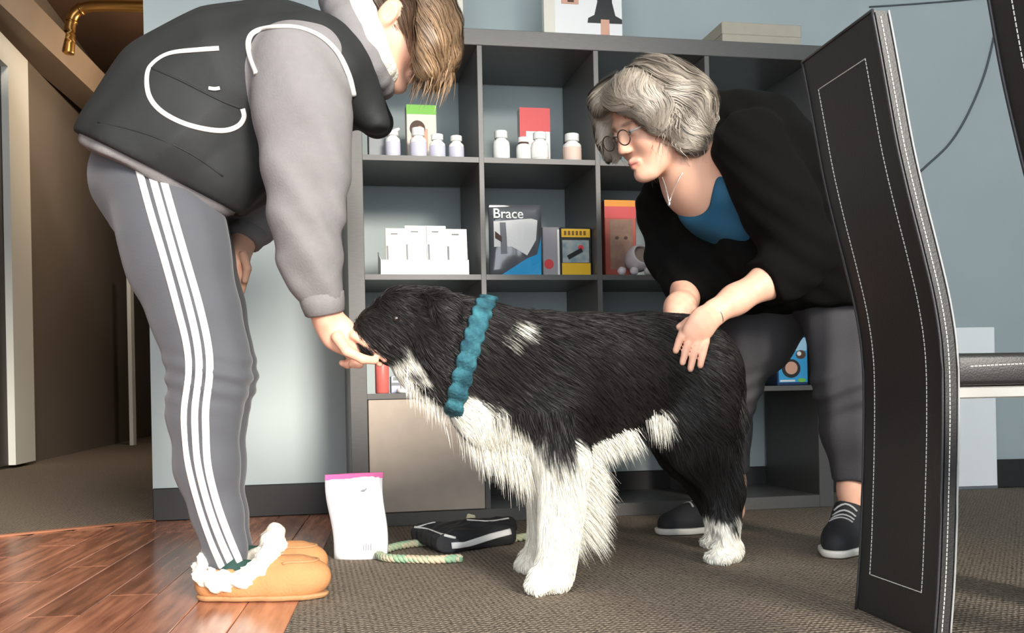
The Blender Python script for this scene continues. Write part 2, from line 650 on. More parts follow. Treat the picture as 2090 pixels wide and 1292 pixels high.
hall_edge_l = far_wood + (far_wood - hall_edge_r) * 6
quad_slab('carpet_hall', [hall_edge_l, hall_edge_r, hall_edge_r + np.array([0.6, 10, 0]), hall_edge_l + np.array([-2, 10, 0])], 0.012, m_carpet, floor)

# wood planks
M = bpy.data.materials.new('plank_wood'); M.use_nodes = True
nt = M.node_tree; b = nt.nodes['Principled BSDF']; b.inputs['Roughness'].default_value = 0.22
tc = nt.nodes.new('ShaderNodeTexCoord'); oi = nt.nodes.new('ShaderNodeObjectInfo')
mp = nt.nodes.new('ShaderNodeMapping'); mp.inputs['Scale'].default_value = (14, 1.2, 6)
av = nt.nodes.new('ShaderNodeVectorMath'); av.operation = 'ADD'
nt.links.new(tc.outputs['Object'], av.inputs[0])
cmb = nt.nodes.new('ShaderNodeCombineXYZ')
ml = nt.nodes.new('ShaderNodeMath'); ml.operation = 'MULTIPLY'; ml.inputs[1].default_value = 37.0
nt.links.new(oi.outputs['Random'], ml.inputs[0])
nt.links.new(ml.outputs[0], cmb.inputs[0]); nt.links.new(ml.outputs[0], cmb.inputs[1])
nt.links.new(cmb.outputs[0], av.inputs[1]); nt.links.new(av.outputs[0], mp.inputs['Vector'])
ns = nt.nodes.new('ShaderNodeTexNoise'); ns.inputs['Scale'].default_value = 3; ns.inputs['Detail'].default_value = 6
nt.links.new(mp.outputs['Vector'], ns.inputs['Vector'])
rp = nt.nodes.new('ShaderNodeValToRGB')
rp.color_ramp.elements[0].position = 0.3; rp.color_ramp.elements[0].color = (*srgb(128, 78, 60), 1)
rp.color_ramp.elements[1].position = 0.72; rp.color_ramp.elements[1].color = (*srgb(206, 140, 108), 1)
nt.links.new(ns.outputs['Fac'], rp.inputs['Fac'])
hs = nt.nodes.new('ShaderNodeHueSaturation')
mr = nt.nodes.new('ShaderNodeMapRange'); mr.inputs['To Min'].default_value = 0.72; mr.inputs['To Max'].default_value = 1.25
nt.links.new(oi.outputs['Random'], mr.inputs['Value']); nt.links.new(mr.outputs[0], hs.inputs['Value'])
nt.links.new(rp.outputs['Color'], hs.inputs['Color']); nt.links.new(hs.outputs['Color'], b.inputs['Base Color'])
m_plank = M
PW, PL = 0.098, 1.15
bm = bmesh.new(); add_box(bm, (-PW / 2 + .0008, -PL / 2 + .0008, -0.012), (PW / 2 - .0008, PL / 2 - .0008, 0), 0.0012)
plank_me = bm_mesh('plank', bm); plank_me.materials.append(m_plank)
ang = math.atan2(E[1], E[0]) - math.pi / 2
Lw = float(np.linalg.norm(wall_at_joint - eb0))
hall_n = hall_edge_r - hall_edge_l; hall_n /= np.linalg.norm(hall_n)
hall_p = np.array([-hall_n[1], hall_n[0], 0])
for i in range(24):
    y0 = -0.55 - (i % 3) * PL / 3 - (0.2 if i % 2 else 0)
    # run of this plank row: stops at the blue wall or at the hall carpet
    st = eb0 + EP * (PW * (i + 0.5))
    if np.dot(st + E * 2 - wall_corner, U) > 0.0:
        end = np.dot(WALLP - N * 0.012 - st, N) / np.dot(E, N)
    else:
        end = np.dot(hall_edge_r - st, hall_p) / np.dot(E, hall_p) - 0.02
    a = y0
    while a < end - 0.02:
        l = min(PL, end - a)
        o = bpy.data.objects.new('plank', plank_me); col.objects.link(o)
        o.parent = floor
        o.location = tuple(st + E * (a + l / 2))
        o.rotation_euler = (0, 0, ang)
        o.scale = (1, l / PL, 1)
        a += l
tube('floor_strip', [hall_edge_l + (0, 0, .002), hall_edge_r + (0, 0, .002)], 0.02, m_strip, floor, 8, [(0, 0, 1)] * 2, 0.25)

# blue wall and the wall beyond it on the right
WH = 2.75
corner_r = onplane(1772, 1000, WALLP, N); corner_r[2] = 0
wl = struct(prism('wall_blue', [wall_corner, corner_r, corner_r + N * 0.15, wall_corner + N * 0.15], (0, 0, WH), m_blue))
U2 = np.array([math.cos(0.03), math.sin(0.03), 0]); N2 = np.array([-U2[1], U2[0], 0])
wr = struct(prism('wall_right', [corner_r, corner_r + U2 * 3.2, corner_r + U2 * 3.2 + N2 * 0.15, corner_r + N2 * 0.15 + U * 0.01], (0, 0, WH), m_blue))
BH = 0.105
for nm, a, b_, u, n in (('baseboard_blue', wall_corner, corner_r, U, N), ('baseboard_right', corner_r, corner_r + U2 * 3.2, U2, N2)):
    bm = bmesh.new()
    L = float(np.linalg.norm(b_ - a))
    mm = Matrix([[u[0], n[0], 0, a[0]], [u[1], n[1], 0, a[1]], [0, 0, 1, 0], [0, 0, 0, 1]])
    add_box(bm, (0, -0.012, 0), (L, 0.0, BH), 0.003, mm)
    struct(link(nm, bm_mesh(nm, bm), m_base))
# unseen side wall, moved in to shade the right wall; room ceiling
side_r = corner_r + U2 * 3.2
struct(prism('wall_sun_block', [(2.62, side_r[1] - .02, 0), (2.62, -1.2, 0), (2.77, -1.2, 0), (2.77, side_r[1] - .02, 0)], (0, 0, WH), m_blue))
struct(prism('ceiling', [(-4.2, -1.2, WH), (5.5, -1.2, WH), (5.5, 4.6, WH), (-4.2, 4.6, WH)], (0, 0, 0.12), m_plaster))

# hall
hw0 = G(40, 950); hw0[2] = 0
hw1 = G(262, 900); hw1[2] = 0
HD = (hw1 - hw0) / np.linalg.norm(hw1 - hw0); HNv = np.array([-HD[1], HD[0], 0])   # to the left
HH = 3.12
struct(prism('wall_hall', [hw0 - HD * 7.5, hw1 + HD * 3, hw1 + HD * 3 + HNv * .15, hw0 - HD * 7.5 + HNv * .15], (0, 0, HH), m_dark))
he = hw1 + HD * 2.2
struct(prism('wall_end', [he - np.array([.4, 0, 0]), he + np.array([5, 0, 0]), he + np.array([5, .15, 0]), he + np.array([-.4, .15, 0])], (0, 0, HH), m_dark))
rw = wall_corner + N * 0.15
struct(prism('wall_return', [rw + U * .004, rw + U * .15, np.array([he[0] + 1.4, he[1], 0]), np.array([he[0] + 1.25, he[1], 0])], (0, 0, HH), m_dark))
struct(prism('ceiling_hall', [(-8, 4.55, 3.12), (1.5, 4.55, 3.12), (1.5, 14, 3.12), (-8, 14, 3.12)], (0, 0, 0.13), m_hallceil))
# long beam along the hall, from two points of its lower edge
b0, b1 = P(0, 25, 5.6), P(212, 195, 7.5)
BD = (b1 - b0); BD[2] = 0; BD /= np.linalg.norm(BD); BN = np.array([-BD[1], BD[0], 0])
zb = (b0[2] + b1[2]) / 2
b0[2] = b1[2] = zb
trim1 = struct(prism('trim_1', [b0 - BD * 2.5, b1 + BD * 2.4, b1 + BD * 2.4 - BN * 0.04 + Zv * 0.17, b0 - BD * 2.5 - BN * 0.04 + Zv * 0.17], BN * 0.22, m_beam))
# white door frame on the hall wall
def hallpt(px, py):
    return onplane(px, py, hw0, HNv)
fa = hallpt(10, 950); fb = hallpt(52, 950)
dtop = hallpt(46, 185)[2]
dr = struct(empty('door_1', (fa[0], fa[1], 0)))
base = np.array([fa[0], fa[1], 0.0])
def hall_box(name, p, q, z0, z1, out, material, parent, bs):
    pts = [p, q, q - HNv * out, p - HNv * out]
    return prism(name, [np.array([x[0], x[1], z0]) - bs for x in pts], (0, 0, z1 - z0), material, parent)
hall_box('door_jamb', fa, fb, 0.02, dtop, 0.06, m_white, dr, base)
hall_box('door_head', fa - HD * 2.2, fb, dtop, dtop + 0.16, 0.06, m_white, dr, base)
hall_box('door_leaf', fa - HD * 1.1, fa, 0.02, dtop, 0.02, mat('door_leaf_dark', srgb(60, 54, 50), .6), dr, base)
# narrow pale trim far down the hall
t0 = P(262, 540, 8.6); t1 = P(274, 898, 8.6)
tr2 = struct(box('trim_2', (t0[0], 8.55, 0.0), (t1[0] + 0.012, 8.62, 1.55), m_white))
# brass duct with an elbow under the hall ceiling
YD = 6.6
dpts = catmull([P(140, 110, YD), P(142, 85, YD), P(143, 55, YD), P(151, 30, YD), P(172, 16, YD), P(215, 12, YD), P(330, 14, YD)], 6)
dd = empty('brass_duct', dpts[0], 'curved brass pipe elbow under the dark hall ceiling', 'pipe')
tube('pipe', [p - dpts[0] for p in dpts], 0.035, m_brass, dd, 14)
for k in (14, 22):
    tube('collar', [dpts[k] - dpts[0], dpts[k + 1] - dpts[0]], 0.041, m_brass, dd, 14)
# added warm point light without fitting, unseen round the corner of the blue wall
hl = bpy.data.lights.new('hall_fill', 'POINT'); hl.energy = 36; hl.color = (1, .8, .58); hl.shadow_soft_size = 0.12
hlo = bpy.data.objects.new('hall_fill', hl); col.objects.link(hlo); hlo.location = (-1.9, 6.9, 2.4)

# ------------------------------------------------------------------ shelf unit
m_unit = mat('laminate_blackbrown', srgb(88, 86, 84), 0.38, noise=0.08, nscale=40, stretch=(1, 1, 8))
PX, PZ, TB, TO, UD = 0.365, 0.355, 0.016, 0.05, 0.39
UWID = TO * 2 + PX * 4 - TB
UHT = 0.04 + PZ * 4 - TB + TO
unit = empty('cube_shelf_unit', UO, 'large black-brown cube shelf unit with sixteen compartments against the blue wall', 'shelf', rz=TH)
box('side_panel', (0, 0, 0), (TO, UD, UHT - TO), m_unit, unit, .0015)
box('side_panel', (UWID - TO, 0, 0), (UWID, UD, UHT - TO), m_unit, unit, .0015)
box('top_panel', (0, 0, UHT - TO), (UWID, UD, UHT), m_unit, unit, .0015)
box('bottom_panel', (TO, 0, 0), (UWID - TO, UD, 0.04), m_unit, unit, .0015)
def colx(c):                        # left inner edge of column c
    return TO + PX * c
def rowz(r):                        # floor of row r counted from the top (0..3)
    return 0.04 + PZ * (3 - r)
for c in range(1, 4):
    box('divider', (colx(c) - TB, 0.0015, 0.04), (colx(c), UD - .001, UHT - TO), m_unit, unit, .001)
for r in range(3):
    for c in range(4):
        box('shelf_board', (colx(c), 0.003, rowz(r) - TB), (colx(c) + PX - TB, UD - .002, rowz(r)), m_unit, unit)
dm = mat('door_taupe', srgb(172, 158, 144), 0.35, noise=0.05, nscale=20)
dz = box('door', (colx(0) + .002, -0.002, rowz(3) + .002), (colx(0) + PX - TB - .002, 0.016, rowz(3) + PZ - TB - .002), dm, unit, .0015)
dz['label'] = 'taupe cabinet door insert'

# ------------------------------------------------------------------ things on the shelves
def place(name, a, b_, z, label, cat, group=None, rz=0.0):
    return empty(name, UW(a, b_, z), label, cat, group, TH + rz)
EPSZ = 0.0006
def item_box(name, px0, px1, pyt, row, b_, depth, material, label, cat, group=None, rz=0.0, pyr=570, bevel=.002):
    z0 = (rowz(row) if row >= 0 else UHT) + EPSZ
    a0, zt = on_unit(px0, pyt, b_)
    a1, _ = on_unit(px1, pyt, b_)
    if row >= 0:
        cc = min(3, max(0, int(((a0 + a1) / 2 - TO) / PX)))
        a0 = max(a0, colx(cc) + .004); a1 = min(a1, colx(cc + 1) - TB - .004)
    w, h = a1 - a0, zt - z0
    e = place(name, (a0 + a1) / 2, b_ + depth / 2, z0, label, cat, group, rz)
    box('carton', (-w / 2, -depth / 2, 0), (w / 2, depth / 2, h), material, e, bevel)
    return e, w, h, -depth / 2
def panel(name, e, f, x0, x1, z0, z1, material, t=.0008):
    return box(name, (x0, f - t, z0), (x1, f, z1), material, e)
def disc(name, e, f, x, z, rx, rz_, material, t=.0012):
    bm = bmesh.new()
    add_lathe(bm, [(1, 0), (1, 1)], 20, Matrix.Translation((x, f, z)) @ Matrix.Diagonal((rx, t, rz_, 1)) @ Matrix.Rotation(math.pi / 2, 4, 'X'))
    return link(name, bm_mesh(name, bm), material, e)

m_wbox = mat('white_card', srgb(236, 234, 230), 0.5)
m_cream = mat('cream_card', srgb(226, 220, 204), 0.6)
m_green = mat('green_print', srgb(120, 190, 70), 0.5)
m_red = mat('red_print', srgb(206, 60, 62), 0.45)
m_orange = mat('orange_print', srgb(236, 150, 40), 0.5)
m_yellow = mat('yellow_print', srgb(226, 178, 34), 0.5)
m_black = mat('black_print', srgb(30, 30, 32), 0.4)
m_grey = mat('grey_print', srgb(120, 122, 126), 0.5)
m_cyan = mat('cyan_print', srgb(52, 160, 214), 0.4)
m_navy = mat('navy_print', srgb(20, 52, 92), 0.4)
m_skinp = mat('skin_print', srgb(214, 164, 140), 0.55)
m_hairp = mat('brown_print', srgb(84, 62, 50), 0.6)
m_plas = mat('white_plastic', srgb(240, 240, 236), 0.3)
m_lilac = mat('label_lilac', srgb(206, 204, 220), 0.4)
m_peach = mat('label_peach', srgb(232, 206, 190), 0.5)
m_taupe = mat('taupe_print', srgb(150, 130, 116), 0.6)

def bottle(px, pyt, pyb, row, b_, rpx, label, group, lab_mat, cap_mat=None, pump=False, neck=.62, body_mat=None, band=None):
    a, zt = on_unit(px, pyt, b_ + .02)
    a2, _ = on_unit(px + rpx, pyt, b_ + .02)
    r = a2 - a
    z0 = rowz(row) + EPSZ
    h = zt - z0
    e = place('supplement_bottle' if not pump else 'squirt_bottle', a, b_ + .02 + r * 0, z0, label, 'bottle', group)
    hb = h * 0.66
    lathe('body', [(r * .93, 0), (r, .003), (r, hb * .93), (r * .9, hb), (r * neck, hb + .006), (r * neck, hb + .012)], body_mat or m_plas, e, 24)
    lathe('label_wrap', [(r + .0006, hb * .16), (r + .0008, hb * .17), (r + .0008, hb * .80), (r + .0006, hb * .81)], lab_mat, e, 24)
    if band:
        lathe('dark_band', [(r * neck + .002, hb + .003), (r * neck + .003, hb + .004), (r * neck + .003, hb + .014), (r * neck + .002, hb + .015)], band, e, 20)
    cr = r * (neck + .16)
    if pump:
        lathe('cap', [(cr, hb + .008), (cr, hb + .02), (cr * .3, hb + .024), (cr * .3, h * .93)], cap_mat or m_plas, e, 16)
        tube('nozzle', [(0, 0, h * .90), (r * .5, -.002, h * .94), (r * .95, -.002, h * .99)], [.006, .006, .004], m_plas, e, 10)
    else:
        lathe('cap', [(cr * .97, hb + .009), (cr, hb + .011), (cr, h - .002), (cr * .93, h)], cap_mat or m_plas, e, 24)
    return e

# top row, first compartment
item_box('carton_box', 752, 786, 258, 0, .10, .07, mat('grey_carton', srgb(150, 152, 154), .6), 'plain grey carton at the left end of the top shelf', 'box')
bottle(801, 262, 318, 0, .04, 15, 'white squirt bottle with a slanted nozzle, leftmost bottle on the top shelf', 'bottles on the top shelf', m_lilac, pump=True)
e, w, h, f = item_box('product_box', 829, 890, 213, 0, .17, .05, m_cream, 'cream box with a green top band and a portrait, behind the bottles', 'box')
panel('green_band', e, f, -w / 2, w / 2, h * .85, h, m_green)
panel('portrait', e, f, -w * .36, w * .2, h * .30, h * .62, m_skinp)
disc('portrait_hair', e, f - .001, -w * .14, h * .62, w * .26, h * .13, m_hairp)
disc('portrait_face', e, f - .002, -w * .06, h * .54, w * .17, h * .12, m_skinp)
bottle(853, 262, 319, 0, .05, 17, 'tall white bottle in front of the green-topped portrait box', 'bottles on the top shelf', m_lilac)
bottle(892, 275, 320, 0, .04, 16, 'squat white bottle just right of the portrait box', 'bottles on the top shelf', m_lilac)
bottle(931, 278, 321, 0, .04, 15, 'small white bottle nearest the divider, rightmost in the first top compartment', 'bottles on the top shelf', m_lilac)
# top row, second compartment
e, w, h, f = item_box('treat_package', 1060, 1122, 219, 0, .16, .04, m_wbox, 'red-topped white package standing behind two bottles', 'package')
panel('red_band', e, f, -w / 2, w / 2, h * .62, h, m_red)
panel('red_side', e, f, -w / 2, -w * .30, h * .2, h * .62, m_red)
disc('animal_face', e, f - .001, w * .03, h * .44, w * .22, h * .17, m_plas)
disc('animal_eye', e, f - .003, w * .06, h * .46, w * .10, h * .06, m_taupe)
bottle(1022, 268, 327, 0, .04, 17, 'tall white bottle beside the second divider, left of the red package', 'bottles on the top shelf', m_plas)
bottle(1068, 281, 327, 0, .03, 14, 'small white bottle with a dark neck band below the red package', 'bottles on the top shelf', m_plas, band=m_hairp)
bottle(1101, 271, 328, 0, .03, 17, 'broad white bottle in front of the red package', 'bottles on the top shelf', m_plas)
bottle(1167, 274, 329, 0, .05, 18, 'peach-labelled bottle standing alone at the right of the second compartment', 'bottles on the top shelf', m_peach)
# second row, first compartment: brochure rack
z0 = rowz(1) + EPSZ
a0, zt = on_unit(777, 530, .05); a1, _ = on_unit(957, 530, .05)
w = a1 - a0; hh = zt - z0
rk = place('brochure_rack', (a0 + a1) / 2, .05, z0, 'white counter rack holding the white brochures', 'rack')
box('tray_front', (-w / 2, 0, 0), (w / 2, .003, hh), m_plas, rk)
box('tray_base', (-w / 2, .003, 0), (w / 2, .12, .003), m_plas, rk)
for s in (-1, 1):
    prism('tray_side', [(s * w / 2, .003, .003), (s * w / 2, .12, .003), (s * w / 2, .12, hh * 1.8), (s * w / 2, .003, hh)], (-s * .003, 0, 0), m_plas, rk)
for k, (x0, x1, pt, lab) in enumerate(((784, 828, 466, 'cream white brochure at the left end of the rack'), (824, 872, 460, 'white brochure second from the left in the rack, a tall one'),
                                      (868, 910, 461, 'white brochure third from the left in the rack'), (908, 953, 467, 'short white brochure at the right end of the rack'))):
    aa, zz = on_unit(x0, pt, .09); ab, _ = on_unit(x1, pt, .09)
    bw = ab - aa
    e = place('brochure', (aa + ab) / 2, .058 + .006 * (k % 2), z0 + .0045, lab, 'brochure', 'brochures in the white rack')
    hb = zz - z0 - .004
    bm = bmesh.new()
    add_box(bm, (-bw / 2 + .002, 0, 0), (bw / 2 - .002, .012, hb), .001, Matrix.Shear('XZ', 4, (0, 0)) @ Matrix.Rotation(-.14, 4, 'X'))
    link('cover', bm_mesh('cover', bm), m_cream if k == 0 else m_wbox, e)
    bm = bmesh.new()
    add_box(bm, (-bw / 2 + .004, -.0008, hb * .3), (-bw / 2 + .010, 0, hb * .62), 0, Matrix.Rotation(-.14, 4, 'X'))
    link('printed_edge', bm_mesh('printed_edge', bm), m_grey, e)
    bm = bmesh.new()
    add_box(bm, (-bw * .22, -.0008, hb * .86), (bw * .1, 0, hb * .89), 0, Matrix.Rotation(-.14, 4, 'X'))
    link('printed_title', bm_mesh('printed_title', bm), m_grey, e)
# second row, second compartment
a0, zt = on_unit(999, 415, .03); a1, _ = on_unit(1106, 415, .03)
w, h = a1 - a0, zt - z0
e = place('brace_package', (a0 + a1) / 2, .05, z0, 'dark package lettered Brace with a glossy front and a blue corner', 'package')
bm = bmesh.new()
nx, nz = 10, 12
def bulge(x, z): return .018 * (1 - (2 * x / w) ** 2) * math.sin(math.pi * min(1, max(0, z / h))) + .006
gr = [[[bm.verts.new((x, s * bulge(x, z), z)) for z in np.linspace(0, h, nz)] for x in np.linspace(-w / 2, w / 2, nx)] for s in (-1, 1)]
for s in (0, 1):
    for i in range(nx - 1):
        for j in range(nz - 1):
            bm.faces.new((gr[s][i][j], gr[s][i + 1][j], gr[s][i + 1][j + 1], gr[s][i][j + 1]))
for i in range(nx - 1):
    for j in (0, nz - 1):
        bm.faces.new((gr[0][i][j], gr[0][i + 1][j], gr[1][i + 1][j], gr[1][i][j]))
for j in range(nz - 1):
    for i in (0, nx - 1):
        bm.faces.new((gr[0][i][j], gr[0][i][j + 1], gr[1][i][j + 1], gr[1][i][j]))
m_film = mat('grey_film', srgb(92, 94, 98), 0.12, spec=0.8)
link('pouch', bm_mesh('pouch', bm), m_film, e, True)
def patch(name, poly, material, par, off=.0010):
    """flat print that follows the bulged front: triangulated polygon in (x, z)"""
    bm = bmesh.new()
    vs_ = [bm.verts.new((x * w, 0, z * h)) for x, z in poly]
    bm.faces.new(vs_)
    bmesh.ops.triangulate(bm, faces=bm.faces)
    bmesh.ops.subdivide_edges(bm, edges=bm.edges, cuts=4, use_grid_fill=True)
    bmesh.ops.triangulate(bm, faces=bm.faces)
    for v in bm.verts:
        v.co.y = -bulge(v.co.x, v.co.z) - off
    return link(name, bm_mesh(name, bm), material, par)
patch('printed_photo', [(-.42, .40), (-.42, .76), (-.30, .76), (.30, .80), (.42, .78), (.38, .5), (.2, .28), (-.1, .40)], m_wbox, e)
patch('blue_corner', [(-.30, .005), (.48, .005), (.485, .55), (.40, .30), (.2, .24)], m_cyan, e)
patch('photo_leg', [(-.30, .30), (-.18, .30), (-.2, .74), (-.31, .74)], m_grey, e, .0018)
patch('photo_strap', [(-.40, .52), (-.28, .46), (-.28, .54), (-.40, .62)], m_hairp, e, .0022)
patch('white_seal', [(-.5, .955), (-.2, .965), (-.1, .975), (-.2, .985), (-.49, .985)], m_plas, e, .001)
t = text_part('lettering', 'Brace', h * .19, m_plas, e, Matrix.Translation((-w * .44, -.0185, h * .80)) @ Matrix.Rotation(math.pi / 2, 4, 'X'))
e, w, h, f = item_box('grey_package', 1107, 1141, 463, 1, .06, .06, mat('grey_pink_print', srgb(150, 146, 150), .5), 'narrow grey package with a red spot between the Brace package and the yellow box', 'package')
disc('red_spot', e, f, -w * .15, h * .25, w * .28, h * .10, m_red)
panel('pale_edge', e, f, w * .38, w * .5, 0, h * .95, m_wbox)
e, w, h, f = item_box('yellow_box', 1143, 1212, 464, 1, .05, .06, m_black, 'black box with yellow bands at top and bottom', 'box')
panel('yellow_band', e, f, -w * .46, w * .46, h * .80, h * .97, m_yellow)
panel('yellow_band', e, f, -w * .46, w * .46, h * .03, h * .27, m_yellow)
panel('picture', e, f, -w * .44, w * .42, h * .28, h * .74, mat('teal_picture', srgb(110, 140, 150), .5, c2=srgb(176, 176, 170), nscale=40))
for k in range(6):
    panel('lettering', e, f - .0008, -w * .38 + k * w * .125, -w * .38 + k * w * .125 + w * .075, h * .84, h * .93, mat('brown_letter', srgb(120, 84, 30), .6))
bm = bmesh.new(); add_box(bm, (-w * .3, f - .003, h * .43), (w * .22, f - .0008, h * .52), 0, Matrix.Translation((0, 0, h * .47)) @ Matrix.Rotation(-.5, 4, 'Y') @ Matrix.Translation((0, 0, -h * .47)))
link('pictured_strap', bm_mesh('strap', bm), m_black, e)
disc('pictured_knob', e, f - .001, w * .15, h * .58, w * .09, h * .06, m_red)
# second row, third compartment
e, w, h, f = item_box('red_box', 1233, 1297, 408, 1, .12, .06, mat('redbrown_carton', srgb(176, 84, 70), .5), 'red and orange box with a faded portrait in the third compartment', 'box')
panel('orange_band', e, f, -w / 2, w / 2 - .002, h * .92, h, m_orange)
panel('red_band', e, f, -w / 2, w / 2, h * .77, h * .92, m_red)
panel('portrait', e, f, -w * .34, w * .38, h * .12, h * .75, mat('portrait_print', srgb(160, 128, 108), .6, c2=srgb(130, 96, 82), nscale=25))
disc('portrait_eye', e, f - .001, -w * .12, h * .52, w * .06, h * .02, m_hairp)
disc('portrait_eye', e, f - .001, w * .16, h * .52, w * .06, h * .02, m_hairp)
# white jar lying on balls
m_jar = mat('jar_ceramic', srgb(206, 196, 198), 0.35)
a, z = on_unit(1300, 535, .05)
jr = place('white_jar', a, .07, rowz(1) + EPSZ, 'round white jar lying tipped on white balls in front of the red box', 'jar', rz=0.2)
bm = bmesh.new()
MJ = Matrix.Translation((0, -.02, .055)) @ Matrix.Rotation(math.radians(70), 4, 'X')
add_lathe(bm, [(.012, -.045), (.030, -.036), (.041, -.012), (.042, .012), (.036, .030), (.033, .034), (.029, .034), (.031, .026), (.034, .0), (.02, -.03)], 24, MJ)
link('jar_body', bm_mesh('jar', bm), m_jar, jr, True)
bm = bmesh.new(); add_lathe(bm, [(.001, .018), (.033, .018), (.033, .020), (.001, .020)], 20, MJ)
link('jar_inside', bm_mesh('inside', bm), m_taupe, jr)
for k, (px, lab) in enumerate(((1268, 'white ball under the jar, nearest the red box'), (1293, 'white ball under the middle of the jar'), (1322, 'white ball under the right side of the jar'))):
    aa, zz = on_unit(px, 550, .03)
    bm = bmesh.new(); bmesh.ops.create_icosphere(bm, subdivisions=3, radius=.0135)
    for v in bm.verts:
        v.co *= 1 + .05 * math.sin(v.co.x * 400 + k) * math.cos(v.co.z * 350)
    o = link('white_ball', bm_mesh('ball', bm), m_jar, None, True)
    o.location = tuple(UW(aa, .025, rowz(1) + .0142)); tag(o, lab, 'ball', 'balls under the jar')
aa, zz = on_unit(1345, 540, .06)
fg = place('red_figurine', aa, .08, rowz(1) + EPSZ, 'little red and white figurine right of the jar, by the dark sleeve', 'figurine')
m_fig = mat('figurine_red', srgb(150, 60, 58), .5)
lathe('figurine_body', [(.014, 0), (.017, .006), (.012, .022), (.008, .034), (.004, .04)], m_fig, fg, 14)
bm = bmesh.new(); bmesh.ops.create_icosphere(bm, subdivisions=2, radius=.010, matrix=Matrix.Translation((0, 0, .046)))
link('figurine_head', bm_mesh('head', bm), m_peach, fg, True)
lathe('figurine_hat', [(.009, .052), (.005, .062), (.001, .072)], m_fig, fg, 12)
# third row, first compartment
z0 = rowz(2) + EPSZ
a, zt = on_unit(780, 736, .05)
can = place('red_can', a, .07, z0, 'red can on the third shelf under the reaching hand', 'can')
rc = .021
lathe('can_body', [(rc * .9, 0), (rc, .003), (rc, zt - z0 - .006), (rc * .92, zt - z0 - .002)], mat('can_red', srgb(210, 106, 98), .4), can, 22)
lathe('can_rim', [(rc * .94, zt - z0 - .003), (rc * .94, zt - z0), (rc * .8, zt - z0)], m_plas, can, 22)
e, w, h, f = item_box('blue_carton', 798, 842, 768, 2, .09, .05, mat('paleblue_carton', srgb(186, 190, 214), .5), 'pale blue carton beside the red can, below the muzzle', 'box')
panel('dark_panel', e, f, -w * .5, w * .5, h * .45, h * .62, m_grey)
panel('grey_top', e, f, -w * .4, w * .2, h * .75, h * .95, mat('sage_print', srgb(130, 140, 126), .6))
a, zt = on_unit(826, 790, .03)
wt = place('white_dish', a, .04, z0, 'small white lidded dish in front of the pale blue carton', 'dish')
lathe('dish_body', [(.018, 0), (.0235, .003), (.0235, .012), (.02, .014)], m_plas, wt, 22)
lathe('dish_knob', [(.012, .014), (.012, .019), (.013, .021), (.013, .023)], m_plas, wt, 16)
# third row, fourth compartment
def blue_pack(px0, px1, pyt, b_, label, rz=0.0):
    e, w, h, f = item_box('blue_product_box', px0, px1, pyt, 2, b_, .07, m_navy, label, 'box', 'blue boxes on the third shelf', rz)
    panel('blue_front', e, f, -w * .44, w * .49, h * .06, h * .97, m_cyan)
    panel('pale_sky', e, f - .0008, -w * .05, w * .47, h * .70, h * .96, mat('pale_sky_print', srgb(170, 214, 236), .5))
    disc('pictured_collar', e, f - .0008, -w * .04, h * .34, w * .30, h * .19, m_black)
    disc('pictured_collar_inside', e, f - .002, -w * .04, h * .35, w * .20, h * .13, m_skinp)
    disc('pictured_head', e, f - .0008, w * .28, h * .62, w * .16, h * .09, m_hairp)
    disc('pictured_muzzle', e, f - .002, w * .22, h * .64, w * .07, h * .045, m_plas)
    disc('pictured_sun', e, f - .0008, -w * .24, h * .68, w * .11, h * .06, m_orange)
    panel('brand_line', e, f - .0016, -w * .40, -w * .12, h * .90, h * .93, m_plas)
    panel('caption_line', e, f - .0008, -w * .40, w * .08, h * .075, h * .11, m_wbox)
    disc('green_badge', e, f - .0008, w * .30, h * .10, w * .13, h * .04, m_green)
    return e
blue_pack(1584, 1647, 686, .05, 'blue box picturing a collar and an animal head on the third shelf')
blue_pack(1490, 1547, 690, .05, 'blue box half hidden behind the dark trouser leg')
e, w, h, f = item_box('blue_product_box', 1571, 1630, 672, 2, .14, .06, m_navy, 'dark blue box with a pale green stripe, behind the collar box', 'box', 'blue boxes on the third shelf')
panel('green_stripe', e, f, -w * .5, w * .5, h * .86, h * .97, mat('pale_green_print', srgb(150, 190, 170), .5))
panel('white_logo_patch', e, f - .0008, -w * .1, w * .2, h * .88, h * .95, m_plas)
# on top of the unit
e, w, h, f = item_box('photo_canvas', 1108, 1268, -70, -1, .20, .03, m_wbox, 'white photo canvas with a dark bell shape standing on the shelf unit', 'picture')
panel('cream_margin', e, f, -w * .5, -w * .36, 0, h, m_cream)
bm = bmesh.new()
pf = [(.04, .44), (.04, .40), (.13, .44), (.17, .62), (.17, 1.0), (.37, 1.0), (.37, .62), (.41, .44), (.49, .42), (.49, .36), (.30, .385), (.06, .39)]
bm.faces.new([bm.verts.new((x * w, f - .001, z * h)) for x, z in [(.05, .375), (.06, .43), (.14, .47), (.18, .62), (.18, .99), (.37, .99), (.37, .62), (.41, .47), (.495, .43), (.495, .38)]])
link('dark_bell', bm_mesh('bell', bm), m_black, e)
panel('finger_print', e, f - .0014, w * .22, w * .33, h * .04, h * .42, m_skinp)
panel('brown_patch', e, f - .001, -w * .28, -w * .06, h * .58, h * .75, m_skinp)
panel('brown_mark', e, f - .0018, -w * .20, -w * .12, h * .60, h * .72, m_hairp)
e, w, h, f = item_box('cream_card_stand', 905, 944, -60, -1, .20, .02, m_cream, 'cream card with a dark line on the unit beside the brown hair', 'card')
panel('dark_line', e, f, -w / 2, w / 2, h * .17, h * .20, m_taupe)
e, w, h, f = item_box('tan_binder', 1474, 1634, 44, -1, .12, .20, mat('tan_cover', srgb(176, 168, 150), .7, noise=.04), 'flat tan box lying on top of the shelf unit', 'box')
